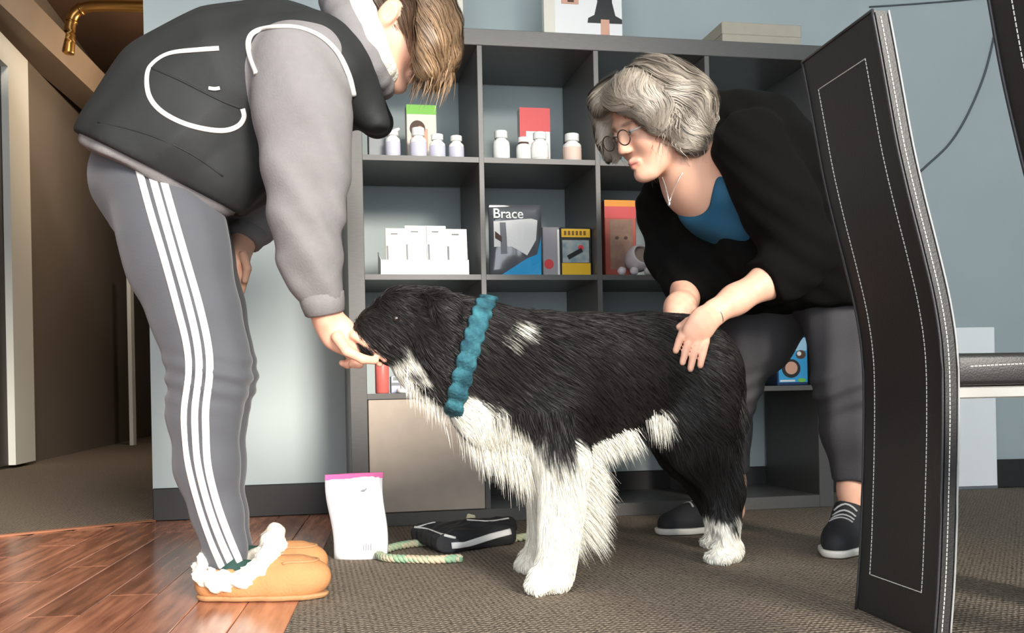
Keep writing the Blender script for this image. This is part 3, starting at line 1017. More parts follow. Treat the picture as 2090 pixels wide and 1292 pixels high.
box('lid', (-w / 2 - .002, -.102, h * .6), (w / 2 + .002, .102, h + .001), mat('tan_cover', (0, 0, 0)), e, .003)

# ------------------------------------------------------------------ right wall: cable and white board
cpts = catmull([P(2050, -60, 3.36), P(2026, 88, 3.36), P(1995, 190, 3.36), P(1942, 288, 3.36), P(1858, 372, 3.36), P(1800, 470, 3.36)], 8)
def to_right_wall(p, off):
    d = np.dot(np.array(p) - CAM, N2); t_ = np.dot(corner_r - CAM, N2) - off
    return CAM + (np.array(p) - CAM) * (t_ / d)
cpts = [to_right_wall(p, .006) for p in cpts]
o = tube('wall_cable', [p - cpts[0] for p in cpts], .004, mat('cable_grey', srgb(84, 90, 94), .5), None, 8)
o.location = tuple(cpts[0]); tag(o, 'thin dark cable hanging in an arc on the blue right wall', 'cable')
cl = [to_right_wall(P(x, y, 3.4), .004) for x, y in ((1774, 14), (1850, 9), (1930, 3), (2010, -4), (2100, -10))]
o = tube('ceiling_cable', [p - cl[0] for p in cl], .003, mat('cable_grey', (0, 0, 0)), None, 8)
o.location = tuple(cl[0]); tag(o, 'straight grey cable running along the top of the right wall', 'cable')
wb0 = to_right_wall(P(1905, 990, 3.4), .04); wb1 = to_right_wall(P(2033, 1012, 3.4), .02)
zt = to_right_wall(P(2028, 668, 3.4), .02)[2]
wb = empty('white_board', (wb0[0], wb0[1], 0), 'plain white board standing against the right wall behind the chair', 'board')
dv = wb1 - wb0; dv[2] = 0; L = float(np.linalg.norm(dv)); an = math.atan2(dv[1], dv[0])
wb.rotation_euler = (0, 0, an)
box('board_panel', (0, -.012, .004), (L, 0, zt), mat('board_white', srgb(252, 252, 250), .5), wb, .002)
box('board_foot', (0, -.014, 0), (L, .002, .012), m_grey, wb, .001)

# ------------------------------------------------------------------ dining chairs
m_leather = mat('black_leather', srgb(33, 32, 32), 0.42, bump=0.12, bscale=350, noise=.06, nscale=12)
m_leather2 = mat('black_leather_side', srgb(46, 46, 48), 0.4, bump=0.1, bscale=350)
m_thread = mat('white_thread', srgb(205, 205, 198), 0.8)
m_pipe = mat('piping_grey', srgb(150, 150, 148), 0.35)
m_chrome = mat('chrome', srgb(225, 222, 216), 0.22, metal=0.8)
W_ = np.array([-0.148, 0.989, 0]); D_ = np.array([0.989, 0.148, 0])
CW, CT = 0.25, 0.026
prof = [(0.0, 0.0), (.010, .10), (.017, .22), (.022, .34), (.022, .44), (.012, .52), (-.006, .60), (-.026, .68), (-.044, .76), (-.058, .84), (-.070, .91), (-.080, .965)]
pf = catmull([np.array(p) for p in prof], 4)
def make_chair(base, label):
    ch = empty('dining_chair', base, label, 'chair', 'black leather dining chairs')
    ch.rotation_euler = (0, 0, math.atan2(D_[1], D_[0]))
    # local x = depth (towards the front of the chair), y = across; the back's near side is at y = -CW
    bm = bmesh.new()
    L_ = []
    for x, z in pf:
        L_.append([bm.verts.new(v) for v in ((x, -CW, z), (x, 0, z), (x + CT, 0, z), (x + CT, -CW, z))])
    for a, b2 in zip(L_[:-1], L_[1:]):
        for k in range(4):
            bm.faces.new((a[k], a[(k + 1) % 4], b2[(k + 1) % 4], b2[k]))
    bm.faces.new(L_[0][::-1]); bm.faces.new(L_[-1])
    bmesh.ops.recalc_face_normals(bm, faces=bm.faces)
    es = [e for e in bm.edges if e.calc_face_angle(0) > .7]
    bmesh.ops.bevel(bm, geom=es, offset=.0035, segments=2, affect='EDGES')
    link('backrest', bm_mesh('backrest', bm), m_leather, ch)
    def px_(z):
        zs = [p[1] for p in pf]
        return float(np.interp(z, zs, [p[0] for p in pf]))
    # piping along both long edges of the rear face and over the top
    for y in (-CW + .001, -.001):
        tube('piping', [(x - .0005, y, z) for x, z in pf], .0024, m_leather2, ch, 6)
        tube('piping', [(x + CT + .0005, y, z) for x, z in pf], .0018, m_pipe, ch, 6)
    tube('piping', [(pf[-1][0], -CW, pf[-1][1] - .001), (pf[-1][0], 0, pf[-1][1] - .001)], .0026, m_leather2, ch, 6)
    # stitched frame on the rear face
    bm = bmesh.new()
    y0, y1, z0_, z1_ = -CW + .045, -.040, .068, .905
    def dash(a, b2):
        a, b2 = Vector(a), Vector(b2)
        add_tube(bm, [a, b2], .0009, 4)
    def run(pts):
        d = 0
        acc = [0]
        for p, q in zip(pts[:-1], pts[1:]):
            acc.append(acc[-1] + (Vector(q) - Vector(p)).length)
        tot = acc[-1]; s = 0
        def at(t):
            return tuple(np.interp(t, acc, [p[i] for p in pts]) for i in range(3))
        while s < tot - .003:
            dash(at(s), at(s + .0052)); s += .0068
    zz = np.linspace(z0_, z1_, 60)
    run([(px_(z) - .0006, y0, z) for z in zz])
    run([(px_(z) - .0006, y1, z) for z in zz])
    run([(px_(z0_) - .0006, y0, z0_), (px_(z0_) - .0006, y1, z0_)])
    run([(px_(z1_) - .0006, y0, z1_), (px_(z1_) - .0006, y1, z1_)])
    zz = np.linspace(.01, .955, 70)
    run([(px_(z) + CT * .42, -CW - .0006, z) for z in zz])
    o = link('stitching', bm_mesh('stitching', bm), m_thread, ch); o['kind'] = 'stuff'
    # seat
    bm = bmesh.new(); add_box(bm, (.046, -CW + .002, .391), (.44, -.002, .442), .009, None, 2)
    s_ = link('seat', bm_mesh('seat', bm), m_leather, ch, True)
    bm = bmesh.new()
    zs = .421
    run([(x, -CW + .0018, zs + .004 * math.sin((x - .06) * 9)) for x in np.linspace(.07, .43, 30)])
    o = link('seat_stitching', bm_mesh('seat_stitching', bm), m_thread, s_); o['kind'] = 'stuff'
    box('seat_rail', (.03, -CW + .004, .372), (.43, -CW + .022, .390), m_chrome, ch, .002)
    box('seat_rail', (.03, -.022, .372), (.43, -.004, .390), m_chrome, ch, .002)
    box('cross_rail', (.03, -CW + .024, .374), (.05, -.024, .388), m_chrome, ch, .002)
    for y in (-CW + .004, -.034):
        bm = bmesh.new(); add_box(bm, (.352, y, 0), (.425, y + .03, .371), .004)
        lg = link('leg', bm_mesh('leg', bm), m_leather, ch)
        bm = bmesh.new(); run([(.355, y - .0004, z) for z in np.linspace(.01, .36, 12)])
        o = link('leg_stitching', bm_mesh('leg_stitching', bm), m_thread, lg); o['kind'] = 'stuff'
    for y in (-CW + .02, -.02):
        lathe('foot_glide', [(.008, -.0), (.008, .004)], m_chrome, ch, 10, Matrix.Translation((.012, y, 0)))
    return ch
ca = G(1747, 1243)
make_chair((ca[0], ca[1], 0.0), 'black leather dining chair with a tall curved back beside the person in the black cardigan')
make_chair((ca[0] + .028, ca[1] - .60, 0.0), 'black leather dining chair at the right edge, cut off by the frame')
# ------------------------------------------------------------------ treat pouch, leash and harness on the carpet
gb = G(737, 1138); gb[2] = 0
Yb = gb[1]
bag = empty('treat_pouch', gb, 'white stand-up treat pouch with a pink top edge on the carpet', 'pouch')
bw0, bw1, bh = R(106, Yb) / 2, R(118, Yb) / 2, R(170, Yb)
bm = bmesh.new()
nx, nz = 9, 12
G2 = []
for s in (-1, 1):
    g = []
    for i in range(nx):
        colv = []
        for j in range(nz):
            t = j / (nz - 1); x = (i / (nx - 1) * 2 - 1)
            wv = bw0 + (bw1 - bw0) * t
            th = .030 * (1 - t) ** .8 * (1 - .55 * x * x) + .0015 + .002 * math.sin(5 * x + 7 * t) * (1 - t) * t * 4
            colv.append(bm.verts.new((x * wv - .012 * t + .004 * math.sin(6 * t), s * th, t * bh + .004 * x * t)))
        g.append(colv)
    G2.append(g)
for s in (0, 1):
    for i in range(nx - 1):
        for j in range(nz - 1):
            bm.faces.new((G2[s][i][j], G2[s][i + 1][j], G2[s][i + 1][j + 1], G2[s][i][j + 1]))
for i in range(nx - 1):
    for j in (0, nz - 1):
        bm.faces.new((G2[0][i][j], G2[0][i + 1][j], G2[1][i + 1][j], G2[1][i][j]))
for j in range(nz - 1):
    for i in (0, nx - 1):
        bm.faces.new((G2[0][i][j], G2[0][i][j + 1], G2[1][i][j + 1], G2[1][i][j]))
link('pouch_film', bm_mesh('pouch', bm), mat('pouch_white', srgb(244, 242, 244), .35), bag, True)
pk = [(-bw1 - .012 + .0, -.004, bh - .010), (-bw1 * .3 - .012, -.0055, bh - .004), (bw1 * .3 - .012, -.0055, bh - .006), (bw1 - .012, -.004, bh - .004)]
m_pink = mat('pink_print', srgb(240, 110, 175), .4)
prism('pink_top_band', [(-bw1 - .013, -.0028, bh - .018), (0, -.0036, bh - .010), (bw1 - .013, -.0028, bh - .010), (bw1 - .012, -.0028, bh + .004), (-.3 * bw1, -.0036, bh + .003), (-bw1 - .013, -.0028, bh)], (0, .0056, 0), m_pink, bag)
m_pgrey = mat('print_grey', srgb(150, 150, 158), .5)
def pmark(name, pts):
    bm = bmesh.new()
    bm.faces.new([bm.verts.new((x, -(.030 * (1 - z / bh) ** .8 + .0045), z)) for x, z in pts])
    return link(name, bm_mesh(name, bm), m_pgrey, bag)
pmark('dog_mark', [(.002, bh - .040), (.008, bh - .036), (.014, bh - .036), (.018, bh - .031), (.018, bh - .036), (.012, bh - .042)])
for k in range(4):
    pmark('print_line', [(.010 + k * .006, .022), (.013 + k * .006, .022), (.013 + k * .006, .036 + .003 * (k % 2)), (.010 + k * .006, .036 + .003 * (k % 2))])

# braided leash: one loose end in front, running under the bag to the right
M = bpy.data.materials.new('leash_braid'); M.use_nodes = True
nt = M.node_tree; b = nt.nodes['Principled BSDF']; b.inputs['Roughness'].default_value = .9
tc = nt.nodes.new('ShaderNodeTexCoord'); vo = nt.nodes.new('ShaderNodeTexVoronoi'); vo.inputs['Scale'].default_value = 42
nt.links.new(tc.outputs['Object'], vo.inputs['Vector'])
rp = nt.nodes.new('ShaderNodeValToRGB')
for i, (p, c) in enumerate(((0.0, srgb(104, 160, 130)), (.35, srgb(150, 170, 140)), (.75, srgb(190, 176, 150)), (1.0, srgb(190, 150, 130)))):
    el = rp.color_ramp.elements[i] if i < 2 else rp.color_ramp.elements.new(p)
    el.position = p; el.color = (*c, 1)
nt.links.new(vo.outputs['Color'], rp.inputs['Fac']); nt.links.new(rp.outputs['Color'], b.inputs['Base Color'])
m_leash = M
lp = [(942, 1139), (890, 1142), (840, 1141), (795, 1139), (775, 1134), (782, 1124), (815, 1114), (860, 1108), (920, 1106), (985, 1103), (1040, 1100), (1090, 1092), (1120, 1084)]
lpts = []
for x, y in lp:
    p = G(x, y, .010); lpts.append(p)
lb = lpts[0].copy(); lb[2] = 0
le = empty('dog_leash', lb, 'braided green and cream rope leash lying looped on the carpet', 'leash')
cp = catmull(lpts, 14)
for s in range(3):
    pts = []
    for i, p in enumerate(cp):
        t = np.array(cp[min(i + 1, len(cp) - 1)]) - np.array(cp[max(i - 1, 0)]); t /= np.linalg.norm(t)
        sd_ = np.array([-t[1], t[0], 0]); a = i * .75 + s * 2.094
        pts.append(p + sd_ * .006 * math.cos(a) + Zv * .0045 * math.sin(a) - lb)
    tube('strand', pts, .0062, m_leash, le, 7)

# black bag with reflective piping
m_nylon = mat('black_nylon', srgb(44, 44, 46), .6, bump=.2, bscale=120)
m_refl = mat('reflective_white', srgb(236, 234, 230), .4)
hb = G(930, 1112); hb[2] = 0
tb = empty('waist_bag', hb, 'flat black nylon bag with white reflective edges on the carpet', 'bag')
S = SDF(hb + np.array([-.17, -.15, -.01]), hb + np.array([.19, .42, .10]), .0045)
q0, q1, q2, q3 = G(848, 1078, .045), G(1042, 1062, .045), G(1040, 1088, .03), G(905, 1116, .02)
ctr = (q0 + q1 + q2 + q3) / 4
for a, b_ in ((q0, q1), (q1, q2), (q2, q3), (q3, q0)):
    aa = a * .92 + ctr * .08; bb = b_ * .92 + ctr * .08
    aa[2] = max(.024, aa[2] * .7); bb[2] = max(.024, bb[2] * .7)
    S.cone(aa, bb, .020, .020, .02)
    for t in (.3, .55, .8, .97):
        S.cone(aa * (1 - t) + ctr * t, bb * (1 - t) + ctr * t, .022, .022, .02)
S.cut((0, 0, .0015), (0, 0, -1))
S.warp(wrinkle(.0022, [(60, 1), (110, .5)], 3))
bo = sdf_part('bag_body', S, m_nylon, tb, hb)
bv = bvh_of(bo)
drape_ribbon('reflective_trim', [(848, 1077), (880, 1068), (915, 1061), (960, 1062), (1000, 1064), (1038, 1058)], bv, .0028, m_refl, tb, hb, .5, .001, miss=2.9)
drape_ribbon('reflective_trim', [(846, 1076), (872, 1080), (900, 1090), (930, 1098)], bv, .0035, m_refl, tb, hb, .4, .001, miss=2.8)
drape_ribbon('reflective_band', [(922, 1114), (955, 1110), (1000, 1096), (1042, 1085)], bv, .0085, m_refl, tb, hb, .22, .0015, miss=2.7)
tg = P(960, 1060, 2.83)
bm = bmesh.new(); add_box(bm, (-.012, -.003, -.010), (.012, .003, .014), .003, Matrix.Translation(tuple(tg - hb)) @ Matrix.Rotation(.25, 4, 'Y'))
link('toggle_tag', bm_mesh('toggle_tag', bm), mat('tag_cream', srgb(214, 206, 170), .6), tb)

# ------------------------------------------------------------------ dog
def dY(px):
    return 2.13 + (px - 1100) * 0.00079
DN = np.array([0.6, -0.8, 0])                       # towards the dog's near side
def DP(px, py, off=0.0, Y=None):
    """point on the dog's middle plane at a pixel, moved sideways by off metres (near +)"""
    return P(px, py, (Y if Y is not None else dY(px))) if off == 0 else P(px, py, (Y if Y is not None else dY(px)) - off * 0.8)
gd = G(1280, 1180); gd[2] = 0
dog = empty('dog', gd, 'black and white long-haired dog standing between the two people', 'dog')
S = SDF((-.40, 1.78, -.01), (.66, 2.72, .66), .005)
sq = (DN, .80)
def C(px, py, r, off=0.0, Y=None):
    Yv = (Y if Y is not None else dY(px)) - off * .8
    return (P(px, py, Yv), R(r, Yv))
# trunk
S.chain([C(1065, 775, 108), C(1130, 795, 140), C(1220, 775, 122), C(1320, 757, 106), C(1400, 757, 100), C(1432, 768, 92)], .05, sq)
# neck and throat
S.chain([C(1090, 755, 110), C(1020, 732, 88), C(965, 714, 86), C(915, 700, 76)], .05, (DN, .85))
S.chain([C(935, 785, 46), C(1000, 840, 62), C(1085, 880, 68)], .05, sq)
# head
HY = dY(1000) - .015
def H(px, py, r, dy=0.0):
    return (P(px, py, HY - .05 * (960 - px) / 200 + dy), R(r, HY))
S.chain([H(905, 682, 74), H(864, 668, 70), H(818, 664, 58), H(780, 678, 42), H(760, 680, 33)], .035, ((0, 1, 0), .86))
S.chain([H(850, 712, 36), H(800, 712, 20), H(778, 712, 14)], .02)
S.chain([H(885, 735, 44), H(852, 752, 34), H(880, 778, 34), H(915, 782, 38)], .03)
S.chain([H(835, 690, 44), H(800, 692, 32)], .02)
S.ell(H(822, 618, 1)[0] + np.array([0, -.015, 0]), (.03, .03, .02), None, .03)      # brow
# ears folded back
for dy, px in ((-.074, 900), (.074, 912)):
    S.chain([(H(px - 14, 610, 1, dy * .8)[0], R(22, HY)), (H(px + 12, 628, 1, dy * 1.25)[0], R(24, HY)), (H(px + 22, 690, 1, dy * 1.45)[0], R(12, HY))], .012, ((0, 1, 0), .6))
# front legs
fn = G(1118, 1208); ff = G(1092, 1166)
def legchain(pts, k=.02):
    S.chain([(P(x, y, Yv), R(r, Yv)) for x, y, r, Yv in pts], k)
legchain([(1130, 850, 75, 2.07), (1150, 945, 48, 2.05), (1148, 1030, 38, 2.04), (1142, 1090, 33, 2.03), (1136, 1150, 29, 2.02), (1128, 1180, 28, 2.02)], .035)
legchain([(1110, 850, 70, 2.20), (1125, 950, 45, 2.21), (1122, 1040, 36, 2.22), (1118, 1095, 31, 2.23), (1112, 1130, 27, 2.24), (1106, 1142, 26, 2.24)], .035)
def paw(c, dirx, r):
    c = np.array([c[0], c[1], 0.0]); d = np.array([dirx[0], dirx[1], 0.0]); d /= np.linalg.norm(d); n = np.array([-d[1], d[0], 0])
    S.cone(c + Zv * r * 1.0, c + d * .03 + Zv * r * .85, r * 1.05, r * .9, .012)
    for s in (-1.5, -.5, .5, 1.5):
        b0_ = c + d * .022 + n * s * r * .52 + Zv * r * .75
        b1_ = c + d * (.052 - .006 * abs(s)) + n * s * r * .60 + Zv * r * .48
        S.cone(b0_, b1_, r * .46, r * .43, .004)
paw(G(1135, 1210), (-1, -.25), .030)
paw(G(1108, 1166), (-1, -.25), .029)
# hind legs
legchain([(1420, 775, 95, 2.33), (1415, 850, 82, 2.32), (1432, 915, 58, 2.32), (1470, 975, 34, 2.33), (1484, 1010, 27, 2.33), (1480, 1070, 22, 2.32), (1482, 1118, 22, 2.31)], .035)
legchain([(1400, 790, 85, 2.46), (1385, 860, 72, 2.48), (1400, 920, 50, 2.50), (1438, 985, 30, 2.53), (1455, 1020, 24, 2.54), (1462, 1075, 21, 2.54)], .035)
paw(G(1492, 1148), (-.75, -.5), .027)
paw(G(1478, 1116), (-.8, -.4), .026)
# tail hanging down
S.chain([(P(1462, 735, 2.45), .030), (P(1490, 790, 2.46), .030), (P(1500, 860, 2.47), .028), (P(1492, 930, 2.47), .018)], .02)
S.cut((0, 0, 0.002), (0, 0, -1))

# coat colours: white shapes as capsules, everything else black
def skin_pt(px, py, dflt=2.1):
    """point of the dog's own surface seen at a pixel"""
    Ys = np.arange(1.75, 2.75, .004)
    d = S.sample(CAM + ray(px, py)[None, :] * Ys[:, None])
    k = np.nonzero(d < .004)[0]
    return P(px, py, Ys[k[0]] if len(k) else dflt)
WH_ = [(P(880, 775, 2.02), P(850, 735, 2.0), .045), (P(915, 790, 2.04), P(880, 800, 2.02), .040),
       (skin_pt(952, 850, 2.05), skin_pt(1000, 890), .044), (skin_pt(1000, 892), skin_pt(1060, 916), .040),
       (skin_pt(1060, 912), skin_pt(1108, 975), .044),
       (P(940, 870, 2.10), P(1090, 960, 2.14), .075), (P(1150, 1020, 2.04), P(1130, 1200, 2.02), .088),
       (skin_pt(1195, 938), P(1150, 1010, 2.04), .034),
       (P(1110, 960, 2.22), P(1100, 1160, 2.24), .09), (P(1165, 925, 2.12), P(1240, 905, 2.16), .03),
       (P(1478, 1090, 2.33), P(1488, 1150, 2.31), .048), (P(1462, 1085, 2.54), P(1466, 1110, 2.54), .048),
       (P(1448, 1135, 2.29), P(1495, 1142, 2.31), .052), (skin_pt(1347, 852), skin_pt(1343, 872), .016),
       (skin_pt(1062, 650), skin_pt(1034, 684), .006), (P(780, 722, 2.0), P(850, 728, 2.0), .014)]
def white_amt(p):
    d = np.full(len(p), 9.0)
    for a, b_, r in WH_:
        ba = b_ - a
        t = np.clip(((p - a) @ ba) / max(ba @ ba, 1e-9), 0, 1)
        d = np.minimum(d, np.linalg.norm(p - a - t[:, None] * ba, axis=1) - r)
    n = .006 * np.sin(p[:, 0] * 130 + p[:, 2] * 90) + .005 * np.sin(p[:, 0] * 61 - p[:, 2] * 160 + p[:, 1] * 100)
    return np.clip(.5 - (d + n) / .012, 0, 1)
C_BLK = np.array(srgb(34, 31, 30)); C_WHT = np.array(srgb(246, 241, 228))
NOSE = H(744, 676, 1)[0]
def dog_col(p):
    w = white_amt(p)[:, None]
    c = C_BLK * (1 - w) + C_WHT * w
    nn = np.linalg.norm(p - NOSE, axis=1) < .017
    c[nn] = srgb(16, 15, 15)
    return c
m_fur = mat('fur', (.5, .5, .5), .55, attr='Col', spec=.35)
body = sdf_part('dog_body', S, m_fur, dog, gd, dog_col)
DS = S
v, q = o_v[body.name]
def z_of(p): return p[:, 2]
FLOW = np.array([0.78, 0.55, -0.45])
def dens(p):
    w = np.ones(len(p))
    head = p[:, 0] < P(960, 700, 2.05)[0]
    w[head] = 1.3
    w[p[:, 2] < .10] = .7
    return w
roots = sample_surface(v, q, 95000, dens)
X0 = P(960, 700, 2.05)[0]
def flow(p, i):
    f = np.tile(FLOW, (len(p), 1))
    low = p[:, 2] < .27
    f[low] = (0.35, .18, -.9)
    hd = p[:, 0] < X0
    f[hd] = (.85, .3, -.4)
    chest = (p[:, 0] < .12) & (p[:, 0] > X0) & (p[:, 2] < .36)
    f[chest] = (.25, .15, -.95)
    f[:, 2] -= .12 * i
    return f
wa = white_amt(roots)
ln = np.where(roots[:, 0] < X0, .007, .013) * (.6 + .8 * rng.random(len(roots)))
ln[(roots[:, 2] < .14)] *= .55
ln[roots[:, 2] < .05] *= .45
feat = ((roots[:, 2] < .40) & (roots[:, 2] > .12) & (roots[:, 0] < .24) & (roots[:, 0] > X0 - .06) & (wa > .5))
ln[feat] *= 1.9
lift = np.array([0, .0016, .0030, .0042])
pths = comb(DS, roots, flow, 4, ln, lift, .10)
cc = dog_col(roots) * (.8 + .4 * rng.random((len(roots), 1)))
ribbons('fur_coat', pths, np.full(len(roots), .0015), np.clip(cc, 0, 1), m_fur, dog, gd)
# long feathering behind the front legs, at the chest, belly and breeches
FR, FDIR, FL, FC = [], [], [], []
def feather(a, b_, n, d, L, spread, c):
    a, b_ = np.array(a), np.array(b_)
    t = rng.random((n, 1))
    p = a + (b_ - a) * t + rng.normal(size=(n, 3)) * spread
    FR.append(p); FDIR.append(np.tile(np.array(d, float), (n, 1)) + rng.normal(size=(n, 3)) * .13)
    FL.append(L * (.5 + .7 * rng.random(n))); FC.append(np.tile(np.array(c), (n, 1)) * (.85 + .25 * rng.random((n, 1))))
feather(P(1180, 920, 2.06), P(1168, 1060, 2.04), 2700, (.85, .15, -.5), .072, .008, C_WHT)
feather(P(1165, 940, 2.05), P(1152, 1090, 2.03), 3240, (.55, .1, -.8), .036, .008, C_WHT)
feather(P(1160, 920, 2.2), P(1150, 1080, 2.22), 1260, (.75, .15, -.65), .065, .008, C_WHT)
feather(P(955, 850, 2.04), P(1095, 950, 2.08), 2880, (.25, -.05, -.95), .05, .014, C_WHT)
feather(P(1180, 915, 2.1), P(1290, 880, 2.18), 900, (.6, .2, -.6), .04, .008, C_WHT)
feather(skin_pt(1332, 850), skin_pt(1356, 862), 468, (.15, .1, -1), .035, .007, C_WHT)
feather(P(840, 750, 1.99), P(915, 800, 2.02), 1620, (.15, -.05, -.95), .040, .010, C_WHT)
feather(P(1500, 800, 2.38), P(1490, 960, 2.36), 1620, (.35, .2, -.9), .05, .008, C_BLK)
feather(P(1290, 860, 2.2), P(1400, 880, 2.28), 630, (.4, .2, -.8), .04, .008, C_BLK)
feather(P(1010, 660, 2.05), P(1100, 652, 2.1), 900, (.9, .4, .05), .04, .010, C_BLK)
FR, FDIR, FL, FC = map(np.concatenate, (FR, FDIR, FL, FC))
FDIR /= np.linalg.norm(FDIR, axis=1, keepdims=True)
ts = np.linspace(0, 1, 6)
pth = FR[:, None, :] + FDIR[:, None, :] * (FL[:, None] * ts)[:, :, None]
pth[:, :, 2] -= (FL[:, None] * ts ** 2 * .45)
pth[:, :, 2] = np.maximum(pth[:, :, 2], .004)
ribbons('feathering', pth, np.full(len(FR), .0012), np.clip(FC, 0, 1), m_fur, dog, gd)
# eye, nose, mouth line
m_eye = mat('dog_eye', srgb(30, 20, 14), .1, spec=.8)
dbv = bvh_of(body)
h = dbv.ray_cast(Vector(CAM), Vector(ray(808, 650)).normalized())
bm = bmesh.new(); bmesh.ops.create_icosphere(bm, subdivisions=3, radius=.0085, matrix=Matrix.Translation(Vector(h[0]) + Vector(h[1]) * -.003 - Vector(gd)))
link('eye', bm_mesh('eye', bm), m_eye, dog, True)
h2 = dbv.ray_cast(Vector((P(808, 650, 2.0)[0], 3.5, P(808, 650, 2.0)[2])), Vector((0, -1, 0)))
bm = bmesh.new(); bmesh.ops.create_icosphere(bm, subdivisions=3, radius=.0085, matrix=Matrix.Translation(Vector(h2[0]) + Vector(h2[1]) * -.003 - Vector(gd)))
link('eye', bm_mesh('eye', bm), m_eye, dog, True)
bm = bmesh.new(); bmesh.ops.create_icosphere(bm, subdivisions=3, radius=.014)
for vv in bm.verts:
    vv.co.x *= .8; vv.co.z *= .85
bmesh.ops.translate(bm, vec=Vector(NOSE - gd), verts=bm.verts)
link('nose', bm_mesh('nose', bm), mat('dog_nose', srgb(20, 19, 20), .3), dog, True)
# knitted collar: a band of the neck's own surface
m_knit = mat('collar_teal', srgb(58, 114, 124), .9, c2=srgb(16, 50, 64), nscale=38, bump=.8, bscale=160)
S2 = SDF((-.22, 1.85, .28), (.10, 2.30, .62), .004)
S2.chain([C(1085, 760, 112 + 6), C(1020, 728, 92 + 9), C(965, 714, 86 + 8), C(915, 700, 76 + 14)], .05, (DN, .88))
S2.chain([C(935, 785, 46 + 8), C(1000, 840, 62 + 8)], .05, sq)
ca_, cb_ = DP(985, 648), DP(938, 802)
ax = cb_ - ca_; nrm_ = np.cross(ax, (0, -1, 0)); nrm_ /= np.linalg.norm(nrm_)
mid = (ca_ + cb_) / 2
S2.cut(mid + nrm_ * .017, nrm_, .006); S2.cut(mid - nrm_ * .017, -nrm_, .006)
def knit(x, y, z):
    t = ((x - mid[0]) * ax[0] + (y - mid[1]) * ax[1] + (z - mid[2]) * ax[2]) / np.linalg.norm(ax)
    return .002 - .0058 * np.abs(np.sin(t * 118))
S2.warp(knit)
cl_ = sdf_part('collar', S2, m_knit, dog, gd); cl_['label'] = 'thick teal knitted collar'
# ------------------------------------------------------------------ people
SKIN = np.array(srgb(226, 176, 150)); SKIN2 = np.array(srgb(206, 130, 110)); LIP = np.array(srgb(190, 104, 96))
m_skin = mat('skin', (.7, .45, .35), .5, attr='Col', spec=.35)
m_skin.node_tree.nodes['Principled BSDF'].inputs['Subsurface Weight'].default_value = 0.08
m_skin.node_tree.nodes['Principled BSDF'].inputs['Subsurface Radius'].default_value = (.012, .005, .003)

def head_frame(center, fwd, up):
    f = np.array(fwd, float); f /= np.linalg.norm(f)
    u = np.array(up, float); u -= f * (u @ f); u /= np.linalg.norm(u)
    l = np.cross(u, f)
    return np.array(center, float), np.stack([f, l, u], 1)      # columns: forward, left, up

def add_head(S, fr, sc=1.0):
    c, Rm = fr
    T = lambda x, y, z: c + Rm @ (np.array([x, y, z]) * sc)
    S.ell(T(-.012, 0, .038), np.array((.094, .074, .082)) * sc, Rm, .03)
    S.ell(T(.030, 0, -.03), np.array((.060, .058, .082)) * sc, Rm, .04)
    for s in (-1, 1):
        S.cone(T(-.012, s * .050, -.045), T(.062, s * .018, -.100), .024 * sc, .017 * sc, .03)
        S.ell(T(.060, s * .036, -.028), np.array((.024, .022, .026)) * sc, Rm, .02)
        S.cone(T(.082, s * .010, .024), T(.070, s * .046, .020), .010 * sc, .009 * sc, .014)
    S.ell(T(.078, 0, -.100), np.array((.017, .018, .015)) * sc, Rm, .02)
    S.cone(T(.086, 0, .010), T(.106, 0, -.030), .008 * sc, .0105 * sc, .014)
    for s in (-1, 1):
        S.ell(T(.097, s * .010, -.035), np.array((.010, .007, .007)) * sc, Rm, .006)
        S.ell(T(.096, s * .031, .002), np.array((.014, .016, .011)) * sc, Rm, .012, True)
        S.ell(T(.0795, s * .031, .001), np.array((.0125, .0135, .0115)) * sc, Rm, .002)
    S.cone(T(.088, -.018, -.066), T(.094, 0, -.0625), .004 * sc, .006 * sc, .007)
    S.cone(T(.088, .018, -.066), T(.094, 0, -.0625), .004 * sc, .006 * sc, .007)
    S.cone(T(.086, -.015, -.072), T(.092, 0, -.0745), .004 * sc, .0065 * sc, .007)
    S.cone(T(.086, .015, -.072), T(.092, 0, -.0745), .004 * sc, .0065 * sc, .007)
    for s in (-1, 1):
        S.ell(T(-.006, s * .074, -.008), np.array((.019, .010, .031)) * sc, Rm, .006)
        S.ell(T(-.002, s * .083, -.004), np.array((.010, .005, .017)) * sc, Rm, .004, True)
    return T

def head_colours(fr, sc=1.0, brow=srgb(110, 90, 78)):
    c, Rm = fr
    def fn(p):
        L = ((p - c) @ Rm) / sc
        col_ = np.tile(SKIN, (len(p), 1))
        def blend(mask, cc):
            m_ = np.clip(mask, 0, 1)[:, None]
            col_[:] = col_ * (1 - m_) + np.array(cc) * m_
        near = np.linalg.norm(L, axis=1) < .17
        g = lambda x, y, z, r: np.exp(-(((L - np.array([x, y, z])) / np.array(r)) ** 2).sum(1)) * near
        for s in (-1, 1):
            blend(.45 * g(.066, s * .042, -.032, (.03, .02, .02)), SKIN2)
            blend(.4 * g(-.005, s * .085, -.01, (.02, .02, .02)), SKIN2)
            blend(1.6 * g(.092, s * .028, .021, (.02, .018, .0045)), brow)
            blend(1.3 * g(.094, s * .031, .002, (.006, .011, .005)), srgb(225, 222, 214))
            blend(1.8 * g(.094, s * .031, .001, (.006, .005, .005)), srgb(60, 52, 48))
        blend(.4 * g(.108, 0, -.03, (.012, .012, .012)), SKIN2)
        blend(1.1 * g(.094, 0, -.068, (.010, .018, .008)), LIP)
        blend(1.2 * g(.094, 0, -.0685, (.010, .019, .0015)), srgb(110, 52, 48))
        return col_
    return fn

